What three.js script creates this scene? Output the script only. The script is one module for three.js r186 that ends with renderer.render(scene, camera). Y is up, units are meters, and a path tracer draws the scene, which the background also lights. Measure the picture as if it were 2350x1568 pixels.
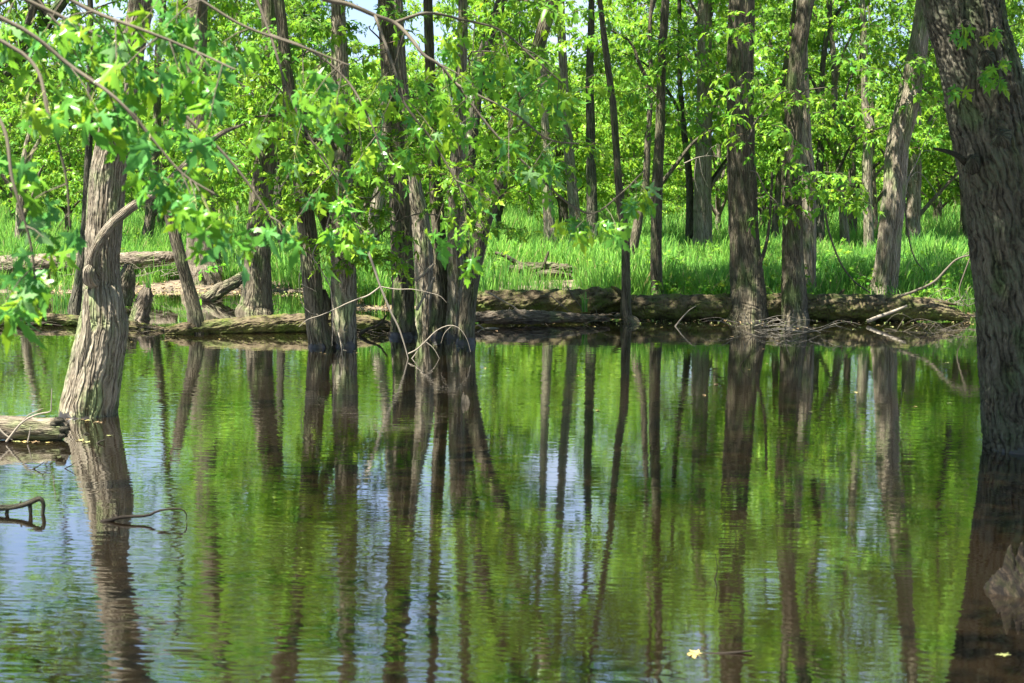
import * as THREE from 'three';
import { mergeGeometries } from 'three/addons/utils/BufferGeometryUtils.js';
import { ImprovedNoise } from 'three/addons/math/ImprovedNoise.js';

// ------------------------------------------------------------------ camera, sky, sun, exposure
const scene = new THREE.Scene();
const CAM_H = 2.0, FPX = 3264, PITCH = Math.atan(354 / FPX);          // photograph measured on a 2350 x 1568 grid
const camera = new THREE.PerspectiveCamera(2 * Math.atan(784 / FPX) * 180 / Math.PI, 1024 / 683, 0.1, 900);
camera.position.set(0, CAM_H, 0);
camera.rotation.set(-PITCH, 0, 0);
camera.focus = 19; camera.userData.fStop = 4.5;
camera.updateMatrixWorld(true);

const renderer = new THREE.WebGLRenderer({ antialias: true });
renderer.setSize(1024, 683);
renderer.toneMapping = THREE.LinearToneMapping;
renderer.toneMappingExposure = 5.5;
renderer.shadowMap.enabled = true;

const noise3 = new ImprovedNoise();
const N = (x, y, z) => noise3.noise(x, y, z);
const fbm = (x, y, z, o = 4) => { let s = 0, a = 1, t = 0; for (let i = 0; i < o; i++) { s += a * N(x, y, z); t += a; a *= 0.5; x *= 2.03; y *= 2.03; z *= 2.03; } return s / t; };
function rng(seed) { let a = seed >>> 0; return () => { a = (a + 0x6D2B79F5) >>> 0; let t = a; t = Math.imul(t ^ (t >>> 15), t | 1); t ^= t + Math.imul(t ^ (t >>> 7), t | 61); return ((t ^ (t >>> 14)) >>> 0) / 4294967296; }; }
const clamp = THREE.MathUtils.clamp, lerp = THREE.MathUtils.lerp;
const smooth = (a, b, x) => { const t = clamp((x - a) / (b - a), 0, 1); return t * t * (3 - 2 * t); };

{ // clear spring sky with thin high cloud
  const W = 512, H = 256, data = new Float32Array(W * H * 4);
  for (let j = 0; j < H; j++) for (let i = 0; i < W; i++) {
    const el = ((j + 0.5) / H - 0.5) * Math.PI, az = ((i + 0.5) / W) * 2 * Math.PI, y = Math.sin(el), cx = Math.cos(el) * Math.cos(az), cz = Math.cos(el) * Math.sin(az);
    const t = Math.pow(clamp(y, 0, 1), 0.45);
    const c = smooth(-0.1, 0.5, fbm(cx * 2.2 + 5, y * 4, cz * 2.2, 4)) * 0.55;
    const rgb = [lerp(0.46, 0.19, t), lerp(0.62, 0.33, t), lerp(0.85, 0.62, t)].map((v) => lerp(v, 0.75, c));
    for (let k = 0; k < 3; k++) data[(j * W + i) * 4 + k] = rgb[k] * 0.36;
    data[(j * W + i) * 4 + 3] = 1;
  }
  const t = new THREE.DataTexture(data, W, H, THREE.RGBAFormat, THREE.FloatType);
  t.mapping = THREE.EquirectangularReflectionMapping; t.magFilter = THREE.LinearFilter; t.needsUpdate = true;
  scene.background = t; scene.environment = t;
}
const SUN_DIR = new THREE.Vector3(-0.42, 1.2, 0.30).normalize();
const sun = new THREE.DirectionalLight(new THREE.Color(1.0, 0.955, 0.87), 5.0);
sun.position.copy(SUN_DIR).multiplyScalar(120).add(new THREE.Vector3(0, 0, -25)); sun.target.position.set(0, 0, -25);
sun.castShadow = true; sun.shadow.mapSize.set(4096, 4096);
Object.assign(sun.shadow.camera, { left: -45, right: 45, top: 60, bottom: -60, near: 10, far: 260 });
scene.add(sun, sun.target);

// ------------------------------------------------------------------ pixel rays
const V = (x, y, z) => new THREE.Vector3(x, y, z);
function ray(px, py) { const d = V((px - 1175) / FPX, -(py - 784) / FPX, -1); return d.applyEuler(camera.rotation); }
function onY(px, py, y = 0) { const d = ray(px, py), t = (y - CAM_H) / d.y; return d.multiplyScalar(t).add(camera.position); }
function onZ(px, py, D) { const d = ray(px, py), t = -D / d.z; return d.multiplyScalar(t).add(camera.position); }
const pxm = (p) => { const c = p.clone().applyMatrix4(camera.matrixWorldInverse); return -c.z / FPX; };     // metres per pixel there
camera.matrixWorldInverse.copy(camera.matrixWorld).invert();

// ------------------------------------------------------------------ naming helpers
const taken = {};
function numbered(n) { const k = taken[n] = (taken[n] ?? -1) + 1; return k ? n + '_' + String(k).padStart(3, '0') : n; }
function tag(o, label, category, group) { o.userData = { ...o.userData, label, category }; if (group) o.userData.group = group; return o; }
function thing(name, label, category, pos, group) { const g = new THREE.Group(); g.name = numbered(name); if (pos) g.position.copy(pos); scene.add(g); return tag(g, label, category, group); }
function part(name, geo, mat, parent) { const m = new THREE.Mesh(geo, mat); m.name = name; m.castShadow = m.receiveShadow = true; parent.add(m); return m; }
function single(name, geo, mat, label, category, pos, group) { const m = new THREE.Mesh(geo, mat); m.name = numbered(name); m.castShadow = m.receiveShadow = true; if (pos) m.position.copy(pos); scene.add(m); return tag(m, label, category, group); }
function structure(name, geo, mat) { const m = new THREE.Mesh(geo, mat); m.name = name; m.userData.kind = 'structure'; m.castShadow = m.receiveShadow = true; scene.add(m); return m; }

// ------------------------------------------------------------------ textures
function pnoise(seed) { // tileable gradient noise
  const r = rng(seed), P = new Float32Array(4096 * 2); for (let i = 0; i < 4096; i++) { const a = r() * 6.2832; P[i * 2] = Math.cos(a); P[i * 2 + 1] = Math.sin(a); }
  const g = (ix, iy, dx, dy) => { const k = ((ix * 73 + iy * 331 + ((ix * iy) & 127) * 17) & 4095) * 2; return P[k] * dx + P[k + 1] * dy; };
  return (x, y, px, py) => { x *= px; y *= py; const ix = Math.floor(x), iy = Math.floor(y), fx = x - ix, fy = y - iy, u = fx * fx * fx * (fx * (fx * 6 - 15) + 10), v = fy * fy * fy * (fy * (fy * 6 - 15) + 10), m = (a, n) => ((a % n) + n) % n;
    const x0 = m(ix, px), x1 = m(ix + 1, px), y0 = m(iy, py), y1 = m(iy + 1, py);
    return lerp(lerp(g(x0, y0, fx, fy), g(x1, y0, fx - 1, fy), u), lerp(g(x0, y1, fx, fy - 1), g(x1, y1, fx - 1, fy - 1), u), v) * 1.5; };
}
function texture(w, h, fn, srgb) { const d = new Uint8Array(w * h * 4); for (let j = 0; j < h; j++) for (let i = 0; i < w; i++) { const c = fn(i / w, j / h), o = (j * w + i) * 4; for (let k = 0; k < 3; k++) d[o + k] = clamp(Math.round((c[k] ?? c[0]) * 255), 0, 255); d[o + 3] = 255; }
  const t = new THREE.DataTexture(d, w, h); t.wrapS = t.wrapT = THREE.RepeatWrapping; t.magFilter = THREE.LinearFilter; t.minFilter = THREE.LinearMipmapLinearFilter; t.generateMipmaps = true; if (srgb) t.colorSpace = THREE.SRGBColorSpace; t.needsUpdate = true; return t; }
const toS = (c) => (c <= 0.0031308 ? c * 12.92 : 1.055 * Math.pow(c, 1 / 2.4) - 0.055);

function barkSet(seed, nu, nv, lo, hi, moss, mossAmt) {
  const a = pnoise(seed), b = pnoise(seed + 1), c = pnoise(seed + 2);
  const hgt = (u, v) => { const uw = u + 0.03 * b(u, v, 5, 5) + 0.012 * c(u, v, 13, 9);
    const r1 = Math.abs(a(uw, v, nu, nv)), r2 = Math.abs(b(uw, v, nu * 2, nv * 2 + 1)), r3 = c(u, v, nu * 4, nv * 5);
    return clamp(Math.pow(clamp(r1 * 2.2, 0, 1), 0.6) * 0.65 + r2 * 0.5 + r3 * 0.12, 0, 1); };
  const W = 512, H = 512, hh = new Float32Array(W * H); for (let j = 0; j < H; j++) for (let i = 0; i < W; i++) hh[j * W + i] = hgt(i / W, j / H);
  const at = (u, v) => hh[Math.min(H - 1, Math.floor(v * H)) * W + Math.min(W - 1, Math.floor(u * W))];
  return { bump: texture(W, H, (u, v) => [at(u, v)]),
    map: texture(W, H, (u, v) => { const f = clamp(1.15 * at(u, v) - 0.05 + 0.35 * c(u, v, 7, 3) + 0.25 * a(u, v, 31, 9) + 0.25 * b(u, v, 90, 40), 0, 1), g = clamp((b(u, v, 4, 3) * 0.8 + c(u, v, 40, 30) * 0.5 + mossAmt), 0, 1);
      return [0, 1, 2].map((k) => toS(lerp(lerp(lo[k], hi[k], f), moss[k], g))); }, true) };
}
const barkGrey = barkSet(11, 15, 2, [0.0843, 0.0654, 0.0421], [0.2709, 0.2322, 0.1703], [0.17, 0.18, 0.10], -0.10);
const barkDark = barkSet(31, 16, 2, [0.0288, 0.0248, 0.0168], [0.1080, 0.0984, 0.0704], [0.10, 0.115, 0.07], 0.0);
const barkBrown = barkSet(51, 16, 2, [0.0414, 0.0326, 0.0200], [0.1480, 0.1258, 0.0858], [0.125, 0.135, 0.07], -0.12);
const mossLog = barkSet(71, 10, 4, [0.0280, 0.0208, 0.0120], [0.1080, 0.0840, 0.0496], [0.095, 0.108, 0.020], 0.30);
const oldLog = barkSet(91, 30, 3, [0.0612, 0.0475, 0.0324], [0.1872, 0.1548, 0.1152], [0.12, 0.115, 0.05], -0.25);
const matte = (o) => new THREE.MeshPhysicalMaterial({ specularIntensity: 0.35, ...o });
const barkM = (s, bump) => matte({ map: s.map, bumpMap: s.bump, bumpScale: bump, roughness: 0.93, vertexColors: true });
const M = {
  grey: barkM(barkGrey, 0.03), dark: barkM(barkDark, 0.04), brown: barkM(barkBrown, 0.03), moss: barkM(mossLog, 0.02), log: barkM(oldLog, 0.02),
  twig: matte({ color: new THREE.Color().setRGB(0.095, 0.080, 0.058), roughness: 0.9 }),
  paleTwig: matte({ color: new THREE.Color().setRGB(0.21, 0.18, 0.14), roughness: 0.85 }),
  greyTwig: matte({ color: new THREE.Color().setRGB(0.14, 0.125, 0.10), roughness: 0.85 }),
  darkTwig: matte({ color: new THREE.Color().setRGB(0.018, 0.014, 0.010), roughness: 0.9 }),
  wet: new THREE.MeshStandardMaterial({ color: new THREE.Color().setRGB(0.022, 0.018, 0.013), roughness: 0.38 }),
  wood: new THREE.MeshStandardMaterial({ color: new THREE.Color().setRGB(0.46, 0.33, 0.22), roughness: 0.9 }),
};
const leafy = (o) => new THREE.MeshPhysicalMaterial({ color: 0xffffff, vertexColors: true, roughness: 1, specularIntensity: 0.12, transmission: 0.5, thickness: 0, clearcoat: 0.3, clearcoatRoughness: 0.3, side: THREE.DoubleSide, ...o });
M.leaf = leafy({ clearcoat: 0.26 }); M.grass = leafy({ clearcoat: 0.08, transmission: 0.45 });

// ------------------------------------------------------------------ ground
const shore = (x) => lerp(27.2, lerp(23.6, 21.9, smooth(-0.9, -0.1, x)), smooth(-4.2, -3.0, x)) + 0.5 * N(x * 0.45, 3.3, 0) + 0.18 * N(x * 1.7, 8.1, 0);
function groundY(x, z) {
  const d = -z - shore(x);
  let h = -0.55 + 0.55 * smooth(-3.2, 0, d) + 0.30 * smooth(0, 2.4, d) + 0.45 * smooth(4, 70, d);
  if (d > -0.8) h += 0.05 * N(x * 1.3, 0, z * 1.3) * smooth(-0.8, 0.5, d) + 0.12 * N(x * 0.3, 5, z * 0.3) * smooth(1, 5, d);
  if (z > -4.4) h = Math.max(h, -0.55 + 1.05 * smooth(-4.4, -0.6, z) + 0.04 * N(x * 1.5, 2, z * 1.5));
  const e = Math.abs(x); if (e > 45) h = Math.max(h, -0.55 + 1.2 * smooth(45, 60, e));
  return h;
}
{
  const xs = [], zs = [];
  for (let x = -300; x < -16; x += 12) xs.push(x); for (let x = -16; x <= 16; x += 0.16) xs.push(x); for (let x = 20; x <= 300; x += 12) xs.push(x);
  for (let z = 80; z > 2; z -= 6) zs.push(z); for (let z = 2; z > -6; z -= 0.4) zs.push(z); for (let z = -6; z > -18; z -= 1) zs.push(z); for (let z = -18; z > -32; z -= 0.14) zs.push(z); for (let z = -32; z > -80; z -= 0.8) zs.push(z); for (let z = -80; z >= -600; z -= 20) zs.push(z);
  const pos = [], uv = [], idx = [], nx = xs.length;
  for (const z of zs) for (const x of xs) { pos.push(x, groundY(x, z), z); uv.push(x / 2.5, z / 2.5); }
  for (let j = 0; j < zs.length - 1; j++) for (let i = 0; i < nx - 1; i++) { const a = j * nx + i; idx.push(a, a + 1, a + nx, a + 1, a + nx + 1, a + nx); }
  const g = new THREE.BufferGeometry(); g.setAttribute('position', new THREE.Float32BufferAttribute(pos, 3)); g.setAttribute('uv', new THREE.Float32BufferAttribute(uv, 2)); g.setIndex(idx); g.computeVertexNormals();
  const a = pnoise(201), b = pnoise(202);
  const map = texture(512, 512, (u, v) => { const f = clamp(0.5 + 0.6 * a(u, v, 6, 6) + 0.5 * b(u, v, 40, 40) + 0.5 * a(u, v, 110, 110), 0, 1); return [lerp(0.055, 0.165, f), lerp(0.042, 0.125, f), lerp(0.026, 0.078, f)].map(toS); }, true);
  const bump = texture(512, 512, (u, v) => [clamp(0.5 + 0.4 * b(u, v, 30, 30) + 0.4 * a(u, v, 90, 90), 0, 1)]);
  structure('ground', g, new THREE.MeshStandardMaterial({ map, bumpMap: bump, bumpScale: 0.03, roughness: 0.95 }));
}
// ------------------------------------------------------------------ water: murky brown, ripples as real relief
{
  const xs = [], zs = [];
  for (let x = -44; x < -8; x += 1) xs.push(x); for (let x = -8; x <= 8; x += 0.042) xs.push(x); for (let x = 9; x <= 44; x += 1) xs.push(x);
  for (let z = -2.4; z > -5; z -= 0.2) zs.push(z); for (let z = -5; z > -10; z -= 0.0125) zs.push(z); for (let z = -10; z > -15; z -= 0.018) zs.push(z); for (let z = -15; z > -22; z -= 0.03) zs.push(z); for (let z = -22; z > -31; z -= 0.2) zs.push(z);
  const pos = [], idx = [], nx = xs.length;
  const wave = (x, z) => { const breeze = (0.55 + 0.9 * smooth(-0.25, 0.35, N(x * 0.22, 11, z * 0.16))) * lerp(0.3, 1, smooth(20.5, 16.5, -z));
    return breeze * (0.0004 * N(x * 0.8, 1, z * 1.7) + 0.0003 * N(x * 1.7 + 4, 2, z * 4.6) + 0.00026 * N(x * 3.4, 7, z * 10.5) + (x * x < 64 ? 0.00040 * N(x * 6.5, 5, z * 19.5) + 0.00050 * N(x * 12, 9, z * 35) : 0)); };
  for (const z of zs) for (const x of xs) pos.push(x, wave(x, z), z);
  for (let j = 0; j < zs.length - 1; j++) for (let i = 0; i < nx - 1; i++) { const a = j * nx + i; idx.push(a, a + 1, a + nx, a + 1, a + nx + 1, a + nx); }
  const g = new THREE.BufferGeometry(); g.setAttribute('position', new THREE.Float32BufferAttribute(pos, 3)); g.setIndex(idx); g.computeVertexNormals();
  structure('water', g, new THREE.MeshPhysicalMaterial({ color: new THREE.Color().setRGB(0.0078, 0.0050, 0.0024), roughness: 0.045, ior: 1.85, clearcoat: 1, clearcoatRoughness: 0.03 }));
}

// ------------------------------------------------------------------ tube builder
function tube(pts, rad, o = {}) { // pts: Vector3[], rad: number[]
  const { radial = 10, step = 0.12, amp = 0, freq = 4, tile = 0.8, seed = 0, cap = true, ridge = 0, flat = 0 } = o;
  const curve = new THREE.CatmullRomCurve3(pts, false, 'centripetal'), L = curve.getLength(), n = Math.max(2, Math.min(o.max ?? 400, Math.ceil(L / step)));
  const cl = [0]; for (let i = 1; i < pts.length; i++) cl.push(cl[i - 1] + pts[i].distanceTo(pts[i - 1]));
  const pos = [], uv = [], idx = [], col = [], r0 = rad[0], rep = Math.max(1, Math.round(2 * Math.PI * Math.max(...rad) * 0.8 / tile));
  let nrm = null; const T = V(), B = V(), p = V();
  const rAt = (t) => { const s = t * (pts.length - 1), i = Math.min(pts.length - 2, Math.floor(s)), f = s - i; return lerp(rad[i], rad[i + 1], f * f * (3 - 2 * f) * 0.5 + f * 0.5); };
  let len = 0, prev = null;
  for (let j = 0; j <= n; j++) {
    const t = j / n; curve.getPoint(t, p); curve.getTangent(t, T);
    if (!nrm) { nrm = Math.abs(T.y) > 0.9 ? V(0, 0, 1) : V(0, 1, 0); }
    nrm.addScaledVector(T, -nrm.dot(T)).normalize(); B.crossVectors(T, nrm);
    if (prev) len += p.distanceTo(prev); prev = p.clone();
    const r = rAt(t);
    for (let i = 0; i <= radial; i++) {
      const a = (i % radial) / radial * 2 * Math.PI, c = Math.cos(a), s = Math.sin(a);
      let rr = r;
      if (amp) rr += r * amp * fbm(c * freq * 0.4 + seed, s * freq * 0.4 - seed, len * freq * 0.5 + seed * 1.7, 3);
      if (ridge) { const R0 = Math.max(0.1, r), wx = 0.18 * N(c * R0 * 30, s * R0 * 30 + seed, len * 9), f1 = Math.abs(N(c * R0 * 58 + seed + wx, s * R0 * 58 + seed, len * 3.2 + seed + wx)), f2 = Math.abs(N(c * R0 * 75 + seed, s * R0 * 75 - seed + wx, len * 8 + seed));
        rr += ridge * (0.9 * smooth(0, 0.17, f1) + 0.35 * smooth(0, 0.2, f2) + 0.5 * N(c * R0 * 90, s * R0 * 90, len * 40 + seed) - 0.9); }
      if (o.warp) rr *= o.warp(a, len, t);
      const k = c * (1 - flat);
      pos.push(p.x + (nrm.x * k + B.x * s) * rr, p.y + (nrm.y * k + B.y * s) * rr, p.z + (nrm.z * k + B.z * s) * rr);
      uv.push(i / radial * rep, len / tile);
      if (o.lichen) { const k = o.lichen * smooth(0.02, 0.35, fbm(c * r * 6 + seed, s * r * 6, len * 2.2 + seed, 4)), w2 = 1 + 0.35 * fbm(c * r * 9 - seed, s * r * 9, len * 1.3, 3); col.push(w2 * lerp(1, 0.80, k), w2 * lerp(1, 1.12, k), w2 * lerp(1, 0.68, k)); }
    }
  }
  const w = radial + 1;
  for (let j = 0; j < n; j++) for (let i = 0; i < radial; i++) { const a = j * w + i; idx.push(a, a + 1, a + w, a + 1, a + w + 1, a + w); }
  if (cap) for (const [j, e] of [[0, pts[0]], [n, pts[pts.length - 1]]]) { const k = pos.length / 3; const jag = o.jag ?? 0; pos.push(e.x, e.y - (j ? jag : 0), e.z); uv.push(0.5, j ? len / tile + 0.1 : 0); if (o.lichen) col.push(1, 1, 1);
    for (let i = 0; i < radial; i++) j ? idx.push(j * w + i, j * w + i + 1, k) : idx.push(i + 1, i, k); }
  if (o.jag) for (let i = 0; i <= radial; i++) { const q = (n * w + i) * 3, a = (i % radial) / radial * 6.2832; pos[q + 1] += o.jag * (fbm(Math.cos(a) * 2.3 + seed, Math.sin(a) * 2.3, seed, 2) * 2.5 + 0.2); }
  const g = new THREE.BufferGeometry(); g.setAttribute('position', new THREE.Float32BufferAttribute(pos, 3)); g.setAttribute('uv', new THREE.Float32BufferAttribute(uv, 2)); g.setIndex(idx); if (o.lichen) g.setAttribute('color', new THREE.Float32BufferAttribute(col, 3)); g.computeVertexNormals();
  const nn = g.attributes.normal; for (let j = 0; j <= n; j++) { const a = j * w, b = a + radial, x = nn.getX(a) + nn.getX(b), y = nn.getY(a) + nn.getY(b), z = nn.getZ(a) + nn.getZ(b), l = Math.hypot(x, y, z) || 1; nn.setXYZ(a, x / l, y / l, z / l); nn.setXYZ(b, x / l, y / l, z / l); }
  return g;
}
const stick = (pts, r0, r1, o = {}) => tube(pts, pts.map((_, i) => lerp(r0, r1, i / (pts.length - 1))), { radial: 6, step: 0.08, max: 60, tile: 0.4, ...o });

// ------------------------------------------------------------------ leaves
const halfFine = [[0.07, -0.03], [0.20, -0.09], [0.36, -0.10], [0.27, 0.02], [0.12, 0.14], [0.27, 0.20], [0.33, 0.18], [0.36, 0.30], [0.45, 0.33], [0.58, 0.52], [0.41, 0.46], [0.36, 0.53], [0.26, 0.40], [0.085, 0.33], [0.11, 0.50], [0.22, 0.62], [0.17, 0.66], [0.20, 0.76], [0.10, 0.78], [0.07, 0.88]];
const halfCoarse = [[0.33, -0.07], [0.15, 0.15], [0.55, 0.43], [0.14, 0.40], [0.24, 0.68]];
function leafGeo(half, fold, curl, wob) {
  const s = new THREE.Shape(); s.moveTo(0, 0.02); for (const [x, y] of half) s.lineTo(x, y); s.lineTo(0, 1.02); for (const [x, y] of [...half].reverse()) s.lineTo(-x, y); s.closePath();
  const g = new THREE.ShapeGeometry(s), p = g.attributes.position;
  for (let i = 0; i < p.count; i++) { const x = p.getX(i), y = p.getY(i); p.setZ(i, fold * Math.abs(x) - curl * y * y + wob * Math.sin(x * 7 + y * 5) * 0.06); }
  g.computeVertexNormals(); return g;
}
function paint(g, c) { const n = g.attributes.position.count, a = new Float32Array(n * 3); for (let i = 0; i < n; i++) a.set(c, i * 3); g.setAttribute('color', new THREE.BufferAttribute(a, 3)); return g; }
const LEAF = [[0.25, 0.35, 1.3], [-0.3, 0.6, -1.5], [0.5, 0.2, 1.0], [0.1, 0.9, 1.8]];
const basis = (dir, up) => { const y = dir.clone().normalize(), z = up.clone().addScaledVector(y, -up.dot(y)).normalize(), x = V().crossVectors(y, z); return new THREE.Matrix4().makeBasis(x, y, z); };
// one leafy twig: a thin stem with leaves on short stalks
function twigGeo(seed, n, size, len, half, droop) {
  const r = rng(seed), parts = [];
  for (let i = 0; i < n; i++) {
    const t = i === 0 ? 1 : 0.15 + 0.85 * r(), side = i * 2.4 + r(), stalk = 0.05 + 0.06 * r();
    const out = V(Math.cos(side), 0, Math.sin(side)), dir = V(out.x * 0.8, 0.2 - droop * r(), out.z * 0.8).add(V(0.6 * (i === 0 ? 2 : 0.6), 0, 0)).normalize();
    const at = V(len * t, 0.05 * Math.sin(t * 3) - 0.10 * t * t, 0), tip = at.clone().addScaledVector(dir, stalk);
    const up = V((r() - 0.5) * 1.1, 1, (r() - 0.5) * 1.1 + 0.25), ld = dir.clone().add(V(0, -0.35 * r(), 0));
    const s = size * (0.7 + 0.55 * r()), [f, c, w] = LEAF[Math.floor(r() * 4)];
    const g = leafGeo(half, f, c, w); g.scale(s, s, s); g.applyMatrix4(basis(ld, up)); g.translate(tip.x, tip.y, tip.z);
    const pick = r(), b = 0.8 + 0.4 * r(); paint(g, [b * lerp(0.085, 0.205, pick), b * lerp(0.265, 0.370, pick), b * lerp(0.028, 0.020, pick)]);
    parts.push(g.index ? g.toNonIndexed() : g);
    const q = V().crossVectors(dir, V(0, 1, 0)).normalize().multiplyScalar(0.0022), st = new THREE.BufferGeometry();
    st.setAttribute('position', new THREE.Float32BufferAttribute([at.x - q.x, at.y, at.z - q.z, at.x + q.x, at.y, at.z + q.z, tip.x, tip.y, tip.z], 3)); st.setAttribute('uv', new THREE.Float32BufferAttribute([0, 0, 0, 0, 0, 0], 2)); st.computeVertexNormals();
    parts.push(paint(st, [0.16, 0.17, 0.05]));
  }
  const stem = stick([V(0, 0, 0), V(len * 0.5, 0.04, 0), V(len, -0.07, 0)], 0.005, 0.002, { radial: 3, step: 0.2 }).toNonIndexed(); parts.push(paint(stem, [0.15, 0.11, 0.075]));
  return mergeGeometries(parts);
}
const TWIG = [0, 1, 2, 3].map((k) => twigGeo(900 + k, 13, 0.108, 0.42, halfCoarse, 0.6));
const TWIGFINE = [0, 1].map((k) => twigGeo(950 + k, 10, 0.13, 0.40, halfFine, 0.6));
// blobs: [{p, r, n}], tone: 0 deep green .. 1 yellow green
function crown(parent, blobs, seed, { tone = 0.5, scale = 1, fine = false } = {}) {
  const r = rng(seed), set = fine ? TWIGFINE : TWIG, lists = set.map(() => []);
  const d = new THREE.Object3D(), q = new THREE.Color();
  for (const b of blobs) for (let i = 0; i < b.n; i++) {
    let x, y, z; do { x = r() * 2 - 1; y = r() * 2 - 1; z = r() * 2 - 1; } while (x * x + y * y + z * z > 1);
    const m = Math.pow(x * x + y * y + z * z, -0.12);
    d.position.set(b.p.x + x * m * b.r, b.p.y + y * m * b.r * (b.f ?? 0.55), b.p.z + z * m * b.r);
    d.rotation.set((r() - 0.5) * 0.9, r() * 6.2832, (r() - 0.6) * 0.9, 'YXZ');
    const s = scale * (0.75 + 0.5 * r()); d.scale.setScalar(s); d.updateMatrix();
    const pick = clamp(tone + (r() - 0.5) * 0.8 + (b.tone ?? 0), 0, 1.2), v = 0.7 + 0.5 * r();
    q.setRGB(v * lerp(0.66, 1.25, pick), v * lerp(0.78, 1.10, pick), v * 0.9);
    lists[Math.floor(r() * set.length)].push([d.matrix.clone(), q.clone()]);
  }
  lists.forEach((l, k) => { if (!l.length) return; const m = new THREE.InstancedMesh(set[k], M.leaf, l.length); m.name = 'crown'; m.userData.kind = 'stuff'; m.castShadow = m.receiveShadow = true; l.forEach(([mm, c], i) => { m.setMatrixAt(i, mm); m.setColorAt(i, c); }); parent.add(m); });
}

// ------------------------------------------------------------------ trees
// path: [[px, py, width px], ...] from the base upwards, on the upright plane at distance D
function treePath(path, D, H, seed, leanTop = 0) {
  const r = rng(seed), pts = [], rad = [];
  for (const [px, py, w] of path) { const p = onZ(px, py, D); p.z += (pts.length ? 0.06 * (r() - 0.5) : 0); pts.push(p); rad.push(w / 2 * pxm(p)); }
  const base = pts[0].clone(); base.y = Math.min(groundY(base.x, base.z), 0) - 0.15; base.x -= (pts[1].x - pts[0].x) * 0.3; 
  if (pts[0].y - base.y > 0.08) { pts.unshift(base); rad.unshift(rad[0] * 1.12); }
  const seen = pts.length;
  if (H) { const a = pts[pts.length - 2], b = pts[pts.length - 1]; let dx = clamp((b.x - a.x) / Math.max(0.2, b.y - a.y), -0.5, 0.5), r0 = rad[rad.length - 1], top = b.clone();
    const n = 5, dy = (H - b.y) / n; for (let i = 1; i <= n; i++) { top = top.clone(); top.x += dx * dy + (r() - 0.5) * 0.25; top.y += dy; top.z += (r() - 0.5) * 0.35 + leanTop * dy; dx *= 0.65; pts.push(top); rad.push(lerp(r0, r0 * 0.22, Math.pow(i / n, 0.8))); } }
  return { pts, rad, seen };
}
let treeSeed = 1000;
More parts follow.
